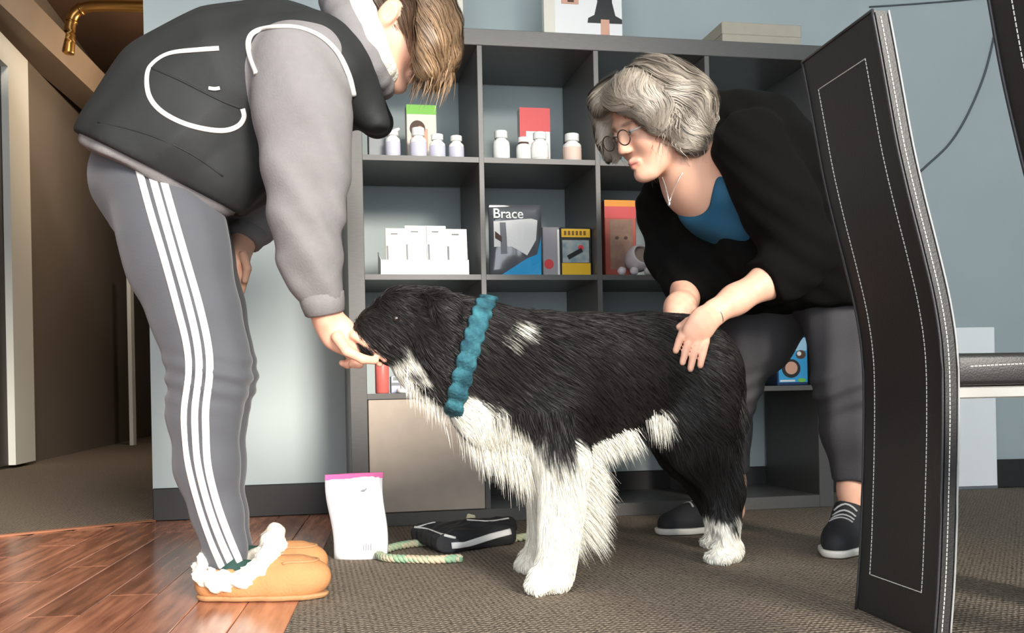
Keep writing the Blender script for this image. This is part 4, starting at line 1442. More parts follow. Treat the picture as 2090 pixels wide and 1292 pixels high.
def add_finger(S, pts, r0, r1, k=.004):
    n = len(pts) - 1
    for i in range(n):
        ra = r0 + (r1 - r0) * i / n; rb = r0 + (r1 - r0) * (i + 1) / n
        S.cone(pts[i], pts[i + 1], ra, rb, k)

# ================================================================== person on the left
g1 = G(520, 1222); g1[2] = 0
p1 = empty('person', g1, 'person bending forward in a dark vest, grey sleeves and striped track trousers, feeding the dog', 'person')
def A(x, y, Y, r): return (P(x, y, Y), R(r, Y))
YN, YF, YM = 2.03, 2.22, 2.13
c1 = P(806, 48, 2.13)
f1 = head_frame(c1, (math.cos(math.radians(36)), .06, -math.sin(math.radians(36))), (math.sin(math.radians(36)), 0, math.cos(math.radians(36))))
S = SDF((-.92, 1.84, -.005), (.06, 2.50, 1.29), .0036)
# legs and trunk
for Yv, dx, fy in ((YN, 0, 0), (YF, 8, 0)):
    S.chain([A(335, 420, Yv, 66), A(398, 640, Yv, 56), A(426, 770, Yv, 48), A(424, 900, Yv, 46), A(452, 1060, Yv, 34), A(462, 1165, Yv, 28)], .03)
    S.chain([A(448, 1185, Yv, 24), A(520, 1192, Yv, 26), A(590, 1196, Yv, 20)], .03)
S.chain([A(345, 370, YM, 84), A(420, 270, YM, 95), A(530, 190, YM, 110), A(620, 140, YM, 90)], .05, ((0, 1, 0), 1.25))
S.chain([A(600, 140, 2.0, 62), A(640, 135, YM, 70), A(600, 150, 2.28, 60)], .05)
S.chain([A(670, 125, YM, 55), A(765, 85, YM, 52)], .03)
T1 = add_head(S, f1)
# near arm
S.chain([A(605, 150, 1.975, 50), A(622, 260, 1.965, 46), A(624, 380, 1.955, 40), A(640, 500, 1.96, 36), A(660, 620, 1.97, 27), A(668, 655, 1.975, 25)], .025)
# near hand: pinching a treat at the dog's mouth
YH = 1.985
S.chain([A(668, 655, YH, 25), A(690, 680, YH, 31), A(715, 700, YH, 29)], .02, ((0, 1, 0), .62))
add_finger(S, [P(722, 684, YH - .018), P(748, 700, YH - .022), P(770, 718, YH - .015), P(786, 733, YH - .008)], .0098, .0072)
add_finger(S, [P(722, 698, YH + .004), P(752, 712, YH + .004), P(770, 730, YH + .004), P(775, 742, YH + .004)], .0098, .0074)
add_finger(S, [P(716, 708, YH + .020), P(740, 728, YH + .024), P(733, 744, YH + .020), P(718, 743, YH + .014)], .0094, .0074)
add_finger(S, [P(703, 712, YH + .030), P(718, 734, YH + .034), P(710, 745, YH + .030), P(698, 741, YH + .022)], .0085, .0068)
add_finger(S, [P(688, 688, YH - .026), P(708, 716, YH - .038), P(740, 733, YH - .032), P(765, 736, YH - .020)], .0115, .0080)
# far arm and hand resting on the thigh
S.chain([A(590, 170, 2.30, 48), A(575, 300, 2.34, 44), A(548, 400, 2.35, 38), A(505, 470, 2.30, 28), A(492, 505, 2.28, 25)], .025)
YG = 2.245
S.chain([A(492, 505, 2.27, 25), A(488, 535, 2.255, 27), A(485, 555, YG, 25)], .02, ((1, 0, 0), .62))
for k, (x, tip) in enumerate(((500, 596), (492, 606), (482, 603), (474, 594))):
    yy = YG + (k - 1.5) * .006
    add_finger(S, [P(x - 4, 555, yy), P(x - 2, 575, yy - .004), P(x - 6, tip, yy + .004)], .0088, .0068)
add_finger(S, [P(497, 520, YG - .02), P(505, 548, YG - .03), P(500, 572, YG - .026)], .010, .0078)
hc1 = head_colours(f1)
def col1(p):
    c = hc1(p)
    hand = (p[:, 2] < .62)
    m_ = (.25 * (np.sin(p[:, 0] * 210) * np.sin(p[:, 2] * 190 + p[:, 1] * 120) * .5 + .5))[:, None] * hand[:, None]
    return c * (1 - m_) + SKIN2 * m_
sdf_part('body', S, m_skin, p1, g1, col1)

# trousers
m_pants = mat('track_trousers', srgb(76, 77, 82), .75, bump=.15, bscale=300, sheen=.2)
S = SDF((-.95, 1.80, .04), (-.42, 2.45, 1.02), .0055)
nearleg = [(326, 385, 96), (352, 470, 102), (368, 540, 96), (400, 640, 86), (424, 720, 76), (430, 770, 74), (418, 845, 68), (424, 950, 61), (446, 1050, 45), (460, 1120, 37), (464, 1160, 35)]
qs = [1.0] * len(nearleg)
for (Yv, dx) in ((YN, 0), (YF, 9)):
    ch = [(P(x + (dx if y > 500 else 0), y, Yv), R(r if y > 420 else r * .93, Yv)) for x, y, r in nearleg]
    for (a, ra), (b_, rb) in zip(ch[:-1], ch[1:]):
        S.cone(a, b_, ra, rb, .03, ((0, 1, 0), .86))
S.chain([A(310, 365, YM, 118), A(335, 420, YM, 112)], .04, ((0, 1, 0), 1.2))
S.chain([A(478, 755, YF, 30), A(484, 775, YF, 26)], .03)
wf = wrinkle(.0018, [(16, 1), (34, .7), (60, .4)], 5)
kn = P(425, 775, YN)
S.warp(lambda x, y, z: wf(x, y, z) + .003 * np.sin((z - kn[2]) * 170 + x * 40) * np.exp(-((z - kn[2]) / .05) ** 2))
# waist cut along the hem of the vest
h0, h1 = P(160, 276, YM), P(462, 428, YM)
hd_ = h1 - h0; hn = np.array([-hd_[2], 0, hd_[0]]); hn /= np.linalg.norm(hn)     # up and to the left of the hem line
S.cut(h0 + hn * .03, hn, .01)
S.cut(P(462, 1158, YN) , (0.1, 0, -1), .006)
tro = sdf_part('trousers', S, m_pants, p1, g1)
m_stripe = mat('stripe_white', srgb(244, 242, 240), .55)
tv = bvh_of(tro)
st1 = [(283, 345), (306, 430), (334, 525), (360, 620), (380, 700), (385, 760), (376, 830), (376, 880), (384, 950), (406, 1035), (430, 1105), (454, 1160)]
st2 = [(308, 352), (330, 430), (357, 525), (384, 620), (402, 700), (406, 760), (398, 830), (398, 880), (404, 950), (424, 1030), (448, 1098), (473, 1154)]
st3 = [(332, 362), (354, 440), (380, 530), (406, 620), (424, 700), (428, 760), (420, 830), (420, 880), (424, 950), (442, 1025), (466, 1092), (490, 1148)]
for st in (st1, st2, st3):
    o = drape_ribbon('side_stripe', st, tv, .0072, m_stripe, tro, g1, .16, .0008, 8, miss=2.0)

# hoodie: trunk, hem and both sleeves
m_hood = mat('hoodie_grey', srgb(122, 118, 118), .85, bump=.2, bscale=260, noise=.04, nscale=60)
tor = [(318, 345, 138), (322, 320, 142), (395, 240, 156), (492, 190, 158), (590, 152, 128), (665, 140, 96)]
wv_ = wrinkle(.0032, [(10, 1), (20, .8), (34, .6)], 15)
def trunk():
    S = SDF((-1.0, 1.76, .42), (-.10, 2.58, 1.27), .0055)
    for Yv in (2.03, 2.23):                       # open front hanging forward
        S.chain([(P(690, 150, Yv), R(60, Yv)), (P(735, 205, Yv), R(42, Yv)), (P(768, 250, Yv), R(32, Yv))], .04)
    S.cut(P(790, 260, 2.0), (.15, 0, -1), .008)
    S.chain([(P(x, y, YM), R(r, YM)) for x, y, r in tor], .05, ((0, 1, 0), 1.22))
    for Yv in (2.04, 2.23):
        S.chain([(P(316, 335, Yv), R(122, Yv)), (P(398, 318, Yv), R(120, Yv)), (P(440, 362, Yv), R(80, Yv))], .05)
    S.chain([(P(390, 305, YM), R(125, YM)), (P(440, 335, YM), R(92, YM)), (P(530, 300, YM), R(92, YM)), (P(640, 210, YM), R(80, YM))], .05, ((0, 1, 0), 1.3))
    S.chain([(P(560, 120, 2.02), R(80, 2.02)), (P(640, 110, 2.0), R(66, 2.0)), (P(690, 150, 2.0), R(62, 2.0))], .05)
    S.warp(wv_)
    return S
S = trunk()
S.F += .009
S.cut(P(160, 298, YM), -hn, .006)
nearsl = [(606, 138, 1.955, 92), (621, 240, 1.94, 96), (622, 340, 1.935, 84), (625, 430, 1.935, 70), (632, 510, 1.945, 62), (648, 575, 1.96, 48), (657, 603, 1.965, 34)]
S2_ = S
for (x, y, Yv, r), (x2, y2, Y2, r2) in zip(nearsl[:-1], nearsl[1:]):
    S.cone(P(x, y, Yv), P(x2, y2, Y2), R(r, Yv), R(r2, Y2), .03, ((0, 1, 0), .85))
S.chain([A(595, 170, 2.32, 78), A(580, 300, 2.36, 70), A(548, 400, 2.36, 56), A(520, 445, 2.33, 47), A(502, 478, 2.30, 38)], .03)
ws = wrinkle(.0022, [(14, 1), (24, .8), (50, .4)], 8)
elb = P(640, 500, 1.94)
S.warp(lambda x, y, z: ws(x, y, z) + .0032 * np.sin((z - elb[2]) * 75 + (x - elb[0]) * 90 + 2 * np.sin(y * 30)) * np.exp(-((z - elb[2]) / .14) ** 2) * (y < 2.06) * (x > -.55))
hoo = sdf_part('hoodie', S, m_hood, p1, g1)
# ribbed cuffs
def ring_tube(name, a, b_, ra, rb, material, parent, base, n=24, ribs=.0012):
    a, b_ = np.array(a), np.array(b_)
    ax_ = (b_ - a) / np.linalg.norm(b_ - a)
    s1 = np.cross(ax_, (0, 1, 0)); s1 /= np.linalg.norm(s1); s2 = np.cross(ax_, s1)
    bm = bmesh.new(); rings = []
    for t, dr in ((0, -.004), (.08, .0), (.5, .001), (.92, 0), (1.0, -.004)):
        c = a + (b_ - a) * t; r = ra + (rb - ra) * t + dr
        rings.append([bm.verts.new(tuple(c - base + (s1 * math.cos(2 * math.pi * k / n) + s2 * math.sin(2 * math.pi * k / n)) * (r + (ribs if k % 2 else 0)))) for k in range(n)])
    for u_, w_ in zip(rings[:-1], rings[1:]):
        for k in range(n):
            bm.faces.new((u_[k], u_[(k + 1) % n], w_[(k + 1) % n], w_[k]))
    bm.faces.new(rings[0]); bm.faces.new(rings[-1][::-1])
    return link(name, bm_mesh(name, bm), material, parent, True)
ring_tube('cuff', P(655, 598, 1.965), P(664, 642, 1.972), R(46, 1.97), R(39, 1.97), m_hood, hoo, g1, 48)
ring_tube('cuff', P(506, 472, 2.30), P(496, 496, 2.285), R(42, 2.3), R(34, 2.3), m_hood, hoo, g1, 48)

# quilted vest
m_vest = mat('vest_charcoal', srgb(32, 33, 33), .7, bump=.25, bscale=40, noise=.06, nscale=8)
S = trunk()
S.cut(h0, -hn, .006)
# armholes
for Yv, s in ((1.80, -1), (2.52, 1)):
    S.cone(P(612, 150, Yv), P(640, 330, Yv), R(88, 1.9), R(96, 1.9), .02, None, True)
ves = sdf_part('vest', S, m_vest, p1, g1)
vv_ = bvh_of(ves)
m_trim = mat('vest_trim', srgb(206, 202, 196), .6)
m_seam = mat('vest_seam', srgb(30, 31, 32), .7)
drape_ribbon('pocket_piping', [(447, 99), (405, 102), (350, 108), (318, 124), (301, 148), (303, 192), (325, 224), (365, 248), (410, 262), (455, 267), (485, 258), (498, 240), (495, 222)], vv_, .0050, m_trim, ves, g1, .3, .001, 8, miss=1.95)
drape_ribbon('pocket_seam', [(308, 138), (360, 160), (410, 185), (455, 207), (494, 222)], vv_, .0022, m_seam, ves, g1, .5, .0006, 6, miss=1.95)
drape_ribbon('zip_pull', [(426, 180), (438, 182), (449, 180)], vv_, .0035, m_trim, ves, g1, .4, .002, 4, miss=1.95)
hv = bvh_of(hoo)
drape_ribbon('armhole_piping', [(524, 150), (510, 112), (508, 82), (524, 64), (565, 56), (610, 58), (655, 76), (690, 110), (712, 155), (722, 195)], [vv_, hv], .0055, m_trim, ves, g1, .6, .002, 8, miss=1.9)
drape_ribbon('vest_seam', [(200, 250), (260, 262), (330, 285), (400, 320), (455, 360)], vv_, .0016, m_seam, ves, g1, .5, .0004, 6, miss=1.95)

# hood lying round the neck, cream fleece lining
m_fleece = mat('fleece_cream', srgb(236, 230, 216), .95, bump=.5, bscale=220)
S = SDF((-.46, 1.86, .92), (-.18, 2.42, 1.28), .0045)
ring = []
for k in range(19):
    a = 2 * math.pi * k / 18
    # ring round the neck, tipped so that it runs from nape to throat on the near side
    x = 734 + 46 * math.cos(a); y = 88 + 88 * math.cos(a)
    ring.append((P(x, y, 2.13 - .115 * math.sin(a)), R(29 - 6 * math.cos(a), 2.13)))
S.chain(ring, .015)
S.warp(wrinkle(.0012, [(25, 1), (40, .6)], 2))
hd2 = sdf_part('hood', S, m_hood, p1, g1)
S = SDF((-.46, 1.86, .92), (-.16, 2.42, 1.30), .0045)
ring = []
for k in range(19):
    a = 2 * math.pi * k / 18
    x = 754 + 38 * math.cos(a); y = 74 + 84 * math.cos(a)
    ring.append((P(x, y, 2.13 - .112 * math.sin(a)), R(27 - 8 * math.cos(a), 2.13)))
S.chain(ring, .012)
S.warp(wrinkle(.0012, [(60, 1), (110, .8)], 4))
sdf_part('hood_lining', S, m_fleece, hd2, g1)

# hair
m_hair = mat('hair', (.3, .2, .1), .45, attr='Col', spec=.5)
c, Rm = f1
T1 = lambda x, y, z: c + Rm @ np.array([x, y, z])
S = SDF((-.46, 1.95, .94), (.06, 2.34, 1.31), .004)
S.ell(T1(-.015, 0, .045), (.108, .090, .095), Rm, .02)
S.ell(T1(-.07, 0, -.01), (.055, .075, .08), Rm, .03)
for s in (-1, 0, 1):
    S.chain([(P(845, -5, 2.13 + s * .035), R(62, 2.1)), (P(884, 55, 2.13 + s * .045), R(45, 2.1)), (P(893, 110, 2.13 + s * .05), R(35, 2.1)), (P(876, 158, 2.13 + s * .045), R(22, 2.1))], .03)
S.chain([(P(866, 20, 2.05), R(34, 2.1)), (P(874, 80, 2.04), R(26, 2.1)), (P(866, 140, 2.045), R(16, 2.1))], .03)
# leave ear, cheek and jaw clear on both sides
for s in (-1, 1):
    S.cone(T1(-.004, s * .115, -.004), T1(.055, s * .105, -.105), .056, .056, .01, None, True)
S.warp(wrinkle(.0015, [(40, 1)], 6))
HB, HL = np.array(srgb(78, 64, 54)), np.array(srgb(150, 120, 90))
def hair1c(p):
    t = np.clip((1.235 - p[:, 2]) / .16, 0, 1)[:, None] * np.clip((p[:, 0] + .24) / .1, .0, 1)[:, None]
    return (HB * (1 - t) + HL * t) * (.85 + .3 * np.abs(np.sin(p[:, 0] * 300 + p[:, 1] * 260)))[:, None]
ho = sdf_part('hair', S, m_hair, p1, g1, hair1c)
v, q = o_v[ho.name]
rt = sample_surface(v, q, 9000, lambda p: np.clip((p[:, 2] - 1.08) * 6, .15, 1))
fdir = Rm[:, 0]
def hflow1(p, i):
    f = np.tile(np.array([.45, 0, -.75]), (len(p), 1))
    top = p[:, 2] > 1.22
    f[top] = fdir * .9 + np.array([.2, 0, -.1])
    f[:, 1] += .12 * np.sin(p[:, 0] * 40 + p[:, 2] * 20)
    return f
pt = comb(S, rt, hflow1, 8, .011, np.array([0, .001, .002, .003, .004, .005, .006, .007]), .10)
tt = np.linspace(0, 1, 8)[None, :, None]
cc = hair1c(pt.reshape(-1, 3)).reshape(pt.shape) * (.65 + .7 * rng.random((len(rt), 1, 1)))
ribbons('hair_strands', pt, np.full(len(rt), .0024), np.clip(cc, 0, 1), m_hair, ho, g1, side_ref=S.grad(pt.reshape(-1, 3)).reshape(pt.shape))

lr = sample_surface(v, q, 170, lambda p: np.clip((p[:, 2] - 1.08) * 6, .1, 1))
locks('hair_locks', S, lr, hflow1, 11, .0105, np.linspace(.001, .008, 11), 24, .0045, .0025, hair1c, m_hair, ho, g1)
# loose ends of the hair
n = 900
r0 = np.stack([rng.uniform(848, 928, n), rng.uniform(60, 150, n)], 1)
rp_ = np.array([P(x, y, 2.13 + rng.uniform(-.09, .07)) for x, y in r0])
ts = np.linspace(0, 1, 6)
L_ = rng.uniform(.03, .075, n)
dv_ = np.tile(np.array([-.10, 0, -1.0]), (n, 1)) + rng.normal(size=(n, 3)) * .10
pt = rp_[:, None, :] + dv_[:, None, :] * (L_[:, None] * ts)[:, :, None]
pt[:, :, 0] -= .012 * ts[None, :] ** 2
cc = hair1c(pt.reshape(-1, 3)).reshape(pt.shape) * (.65 + .7 * rng.random((n, 1, 1)))
ribbons('hair_ends', pt, np.full(n, .0020), np.clip(cc, 0, 1), m_hair, ho, g1)

# fleece-lined moccasins
m_suede = mat('suede_tan', srgb(184, 130, 84), .8, bump=.3, bscale=180, noise=.08, nscale=20)
m_sole1 = mat('sole_tan', srgb(170, 128, 88), .7)
m_sock = mat('sock_green', srgb(40, 66, 60), .9)
for side, (Yv, dx) in enumerate(((g1[1], 0.0), (g1[1] + .19, -.040))):
    off = np.array([dx, Yv - g1[1], 0])
    def Q(x, y): return P(x, y, g1[1]) + off
    rr = lambda r: R(r, g1[1])
    sh = empty('moccasin', (0, 0, 0)); sh.parent = p1
    lo = Q(380, 1240) - .06; hi = Q(690, 1080) + .06
    S = SDF((lo[0], Yv - .09, -.005), (hi[0], Yv + .09, .17), .0036)
    S.chain([(Q(436, 1188), rr(38)), (Q(500, 1190), rr(40)), (Q(570, 1182), rr(42)), (Q(620, 1178), rr(38)), (Q(648, 1176), rr(26))], .03, ((0, 1, 0), 1.0))
    S.cone(Q(470, 1130), Q(500, 1165), rr(20), rr(34), .006, None, True)
    S.cone(Q(440, 1145), Q(510, 1150), rr(24), rr(22), .006, None, True)
    S.cut((0, 0, .010), (0, 0, -1))
    # raised seam of the toe apron
    upo = sdf_part('upper', S, m_suede, sh, g1)
    S = SDF((lo[0], Yv - .09, -.005), (hi[0], Yv + .09, .05), .0036)
    S.chain([(Q(436, 1200), rr(38)), (Q(500, 1200), rr(40)), (Q(570, 1197), rr(44)), (Q(620, 1195), rr(40)), (Q(650, 1193), rr(27))], .02)
    S.cut((0, 0, .0125), (0, 0, 1)); S.cut((0, 0, .0012), (0, 0, -1))
    sdf_part('sole', S, m_sole1, sh, g1)
    S = SDF((lo[0], Yv - .09, .0), (hi[0], Yv + .09, .17), .0036)
    for s in (-1, 1):
        dy = np.array([0, s * .036, 0])
        S.chain([(Q(414, 1150), rr(15)), (Q(420, 1172) + dy * .7, rr(17)), (Q(455, 1182) + dy, rr(19)), (Q(505, 1176) + dy, rr(18)), (Q(538, 1152) + dy * .7, rr(19)), (Q(558, 1120) + dy * .3, rr(19))], .012)
    S.chain([(Q(545, 1140), rr(22)), (Q(560, 1112), rr(21))], .012)
    S.warp(wrinkle(.003, [(120, 1), (200, .8), (300, .6)], 9 + side))
    sdf_part('fleece_lining', S, m_fleece, sh, g1)
    tube('sock', [Q(466, 1150) - g1, Q(480, 1168) - g1, Q(520, 1165) - g1], [rr(30), rr(28), rr(22)], m_sock, sh, 16)
    ub = bvh_of(upo)
    seam, sn = [], []
    for a in np.linspace(-1.25, 1.25, 25):
        c_ = Q(585, 1180) + np.array([.062 * math.cos(a), .034 * math.sin(a), 0])
        if abs(a) > 1.0:
            c_ = c_ + np.array([-.02, 0, 0])
        hh_ = ub.ray_cast(Vector((c_[0], c_[1], .3)), Vector((0, 0, -1)))
        if hh_[0] is not None:
            seam.append(np.array(hh_[0]) + np.array(hh_[1]) * .0012 - g1); sn.append(hh_[1])
    if len(seam) > 3:
        tube('stitched_seam', seam, .0032, m_sole1, sh, 6, sn, .7)

# ================================================================== person on the right
g2 = G(1600, 1120); g2[2] = 0
p2 = empty('person', g2, 'grey-haired person with glasses and black cardigan bending with both hands on the dog', 'person')
al, be = math.radians(25), math.radians(27)
fw = (-math.cos(al) * math.cos(be), -math.cos(al) * math.sin(be), -math.sin(al))
up_ = (-math.sin(al) * math.cos(be), -math.sin(al) * math.sin(be), math.cos(al))
c2_ = P(1330, 251, 2.46)
f2 = head_frame(c2_, fw, up_)
S = SDF((.10, 2.06, -.005), (.92, 2.95, 1.18), .0036)
add_head(S, f2, 1.02)
S.chain([A(1372, 300, 2.50, 50), A(1415, 375, 2.52, 54), A(1460, 400, 2.52, 60)], .03)
S.chain([A(1450, 370, 2.52, 80), A(1520, 400, 2.54, 105), A(1590, 460, 2.58, 90), A(1650, 570, 2.60, 80)], .05, ((0, 1, 0), 1.2))
S.chain([A(1520, 300, 2.38, 55), A(1480, 330, 2.52, 60), A(1440, 340, 2.68, 52)], .05)
# near arm
S.chain([A(1530, 300, 2.36, 50), A(1585, 420, 2.34, 44), A(1628, 520, 2.33, 38), A(1570, 572, 2.31, 34), A(1500, 612, 2.285, 28), A(1455, 640, 2.27, 24)], .025)
YP = 2.252
def dogY(x, y, off):
    h = dbv.ray_cast(Vector(CAM), Vector(ray(x, y)).normalized())
    return (h[0][1] if h[0] is not None else 2.30) - off
S.chain([A(1455, 640, 2.262, 24), A(1434, 660, dogY(1430, 690, .024), 29), A(1416, 680, dogY(1416, 690, .020), 30)], .02, ((.6, -.8, 0), .55))
for k, (kx, ky, mx, my, tx, ty) in enumerate(((1395, 674, 1386, 696, 1379, 716), (1408, 690, 1399, 716, 1393, 740), (1424, 697, 1415, 726, 1409, 753), (1440, 695, 1434, 722, 1429, 746))):
    add_finger(S, [P(kx, ky, dogY(kx, ky, .020)), P(mx, my, dogY(mx, my, .017)), P(tx, ty, dogY(tx, ty, .010))], .0098, .0074, .002)
add_finger(S, [P(1430, 650, YP + .01), P(1405, 656, dogY(1405, 664, .016)), P(1386, 668, dogY(1386, 668, .012))], .0115, .008)
# far arm, hand on the dog's back
S.chain([A(1420, 340, 2.70, 48), A(1390, 450, 2.74, 44), A(1395, 540, 2.70, 36), A(1400, 596, 2.56, 28), A(1398, 612, 2.52, 26)], .025)
S.chain([A(1398, 612, 2.52, 26), A(1388, 628, 2.47, 30), A(1384, 640, 2.45, 29)], .02)
for k in range(4):
    x = 1370 + k * 13
    add_finger(S, [P(x + 6, 635, 2.44), P(x, 646, 2.425), P(x - 3, 660, 2.405 + k * .006)], .0098, .0076, .003)
add_finger(S, [P(1410, 626, 2.44), P(1418, 642, 2.42), P(1412, 658, 2.41)], .011, .008)
# legs
ga = G(1505, 1088); gb2 = G(1735, 1140)
S.chain([A(1690, 600, 2.52, 70), A(1728, 780, 2.48, 48), A(1736, 900, 2.49, 32), A(1738, 1000, 2.50, 24), A(1738, 1062, 2.50, 22)], .03)
S.chain([A(1590, 610, 2.68, 70), A(1494, 790, 2.74, 42), A(1486, 900, 2.80, 34), A(1496, 985, 2.82, 22), A(1498, 1040, 2.82, 22)], .03)
S.cone((.815, 2.50, .055), (.745, 2.36, .034), .022, .018, .02)
S.cone(P(1495, 1050, 2.82), P(1420, 1068, 2.79), .022, .018, .02)
hc2 = head_colours(f2, 1.02, srgb(150, 120, 104))
def col2(p):
    c = hc2(p)
    hand = (p[:, 2] < .7)
    m_ = (.22 * (np.sin(p[:, 0] * 210) * np.sin(p[:, 2] * 190 + p[:, 1] * 120) * .5 + .5))[:, None] * hand[:, None]
    return c * (1 - m_) + SKIN2 * m_
sdf_part('body', S, m_skin, p2, g2, col2)

# teal top
m_teal = mat('top_teal', srgb(32, 84, 112), .7, bump=.1, bscale=300)
S = SDF((.20, 2.20, .50), (.82, 2.90, 1.10), .0055)
S.chain([A(1470, 395, 2.52, 92), A(1530, 415, 2.54, 112), A(1590, 465, 2.58, 100), A(1640, 535, 2.60, 78)], .05, ((0, 1, 0), 1.2))
S.ell(P(1392, 360, 2.46), (.085, .10, .10), None, .02, True)
S.warp(wrinkle(.003, [(24, 1), (50, .6)], 21))
sdf_part('teal_top', S, m_teal, p2, g2)

# cardigan
m_card = mat('cardigan_black', srgb(8, 7, 6), .95, spec=.15, bump=.2, bscale=220, noise=.08, nscale=14)
S = SDF((.10, 2.04, .42), (.98, 3.0, 1.16), .0055)
S.chain([A(1470, 290, 2.55, 92), A(1530, 315, 2.56, 118), A(1595, 400, 2.57, 132), A(1645, 510, 2.57, 132), A(1690, 590, 2.56, 120)], .05, ((0, 1, 0), 1.25))
# open front: carve the V that shows neck and top
S.cone(P(1375, 330, 2.42), P(1450, 455, 2.36), .075, .085, .02, None, True)
S.cone(P(1450, 455, 2.36), P(1495, 492, 2.34), .075, .03, .02, None, True)
# sleeves
S.chain([A(1530, 298, 2.36, 78), A(1585, 410, 2.34, 76), A(1630, 510, 2.33, 66), A(1612, 548, 2.325, 56), A(1578, 568, 2.315, 44), A(1562, 578, 2.31, 41)], .035)
S.chain([A(1445, 320, 2.72, 80), A(1385, 430, 2.76, 76), A(1385, 520, 2.72, 66), A(1405, 575, 2.62, 50), A(1404, 596, 2.57, 38)], .035)
# far front panel hanging behind the near arm
S.chain([A(1440, 470, 2.62, 70), A(1480, 560, 2.60, 80), A(1560, 590, 2.56, 88), A(1660, 600, 2.54, 96)], .04)
S.chain([A(1500, 500, 2.48, 40), A(1560, 540, 2.46, 50), A(1640, 570, 2.46, 70)], .04)
# hem
S.chain([A(1640, 575, 2.46, 66), A(1700, 590, 2.46, 70)], .04)
S.cut(P(1690, 634, 2.55), (0, 0, -1), .01)
cu = P(1556, 572, 2.31); cdir = P(1500, 612, 2.285) - P(1625, 530, 2.33)
d0 = cdir / np.linalg.norm(cdir)
sl, X, Y, Z = S.blk(cu - .09, cu + .09)
pl = (X - cu[0]) * d0[0] + (Y - cu[1]) * d0[1] + (Z - cu[2]) * d0[2]
loc = np.where((Y < 2.42) & (pl > -.02), pl, -1.0).astype(np.float32)
S.F[sl] = np.maximum(S.F[sl], loc)
wc = wrinkle(.0042, [(18, 1), (32, .8), (55, .5)], 31)
S.warp(wc)
crd = sdf_part('cardigan', S, m_card, p2, g2)

# trousers
m_p2 = mat('trousers_charcoal', srgb(66, 64, 66), .8, bump=.15, bscale=250)
S = SDF((.20, 2.14, .10), (.98, 2.95, .70), .0055)
for pts in ([(1696, 590, 2.53, 86), (1726, 660, 2.50, 76), (1732, 780, 2.48, 64), (1738, 880, 2.49, 56), (1742, 985, 2.50, 42)],
            [(1590, 600, 2.68, 90), (1540, 690, 2.71, 76), (1490, 790, 2.74, 56), (1484, 880, 2.80, 46), (1494, 985, 2.82, 34)]):
    S.chain([A(x, y, Yv, r) for x, y, Yv, r in pts], .03)
S.cut(P(1742, 982, 2.50), (0, 0, -1), .004)
kn2 = P(1715, 800, 2.48)
w2 = wrinkle(.003, [(30, 1), (55, .6)], 41)
S.warp(lambda x, y, z: w2(x, y, z) + .0035 * np.sin((z - kn2[2]) * 140 - x * 60) * np.exp(-((z - kn2[2]) / .06) ** 2))
sdf_part('trousers', S, m_p2, p2, g2)

# sneakers
m_sneak = mat('sneaker_black', srgb(40, 40, 43), .7, bump=.2, bscale=400)
m_rub = mat('sneaker_sole', srgb(226, 222, 212), .6)
m_lace = mat('lace_grey', srgb(168, 168, 168), .8)
def sneaker(heel, toe, wdt):
    heel = np.array([heel[0], heel[1], 0]); toe = np.array([toe[0], toe[1], 0])
    d = toe - heel; L = np.linalg.norm(d); d /= L; n = np.array([-d[1], d[0], 0])
    sh = empty('sneaker', (0, 0, 0)); sh.parent = p2
    at = lambda t, s, z: heel + d * L * t + n * s + Zv * z
    lo = np.minimum(heel, toe) - .08; hi = np.maximum(heel, toe) + .08
    S = SDF((lo[0], lo[1], -.004), (hi[0], hi[1], .15), .0036)
    S.chain([(at(.13, 0, .042), .034), (at(.38, 0, .040), .036), (at(.65, 0, .032), .038), (at(.86, 0, .028), .031)], .03, (n, wdt))
    S.chain([(at(.14, 0, .060), .036), (at(.20, 0, .092), .034)], .03)
    S.chain([(at(.30, 0, .075), .028), (at(.55, 0, .050), .024)], .03)
    S.cone(at(.17, 0, .085), at(.17, 0, .14), .024, .034, .006, None, True)
    S.cut((0, 0, .014), (0, 0, -1))
    u = sdf_part('upper', S, m_sneak, sh, g2)
    S = SDF((lo[0], lo[1], -.004), (hi[0], hi[1], .08), .0036)
    S.chain([(at(.12, 0, .02), .041), (at(.38, 0, .02), .040), (at(.65, 0, .02), .045), (at(.87, 0, .02), .037)], .03, (n, wdt))
    S.cut((0, 0, .019), (0, 0, 1), .004); S.cut((0, 0, .0012), (0, 0, -1), .004)
    sdf_part('sole', S, m_rub, sh, g2)
    b_ = bvh_of(u)
    for t in (.36, .44, .52, .60):
        pts, nr = [], []
        for s in np.linspace(-.026, .026, 7):
            h = b_.ray_cast(Vector(at(t + abs(s) * .6, s, .2)), Vector((0, 0, -1)))
            if h[0] is not None:
                pts.append(np.array(h[0]) + np.array(h[1]) * .0015 - g2); nr.append(h[1])
        if len(pts) > 2:
            tube('lace', pts, .0032, m_lace, u, 6, nr, .6)
    tube('heel_tab', [at(-.02, -.02, .07) - g2, at(-.045, 0, .075) - g2, at(-.02, .02, .07) - g2], .004, m_rub, u, 6)
hl_ = G(1522, 1082); tl_ = G(1336, 1096)
sneaker(hl_ + np.array([-.02, .02, 0]), tl_ + np.array([.012, .03, 0]), 1.0)
sneaker(np.array([.836, 2.545, 0]), np.array([.722, 2.335, 0]), 1.0)

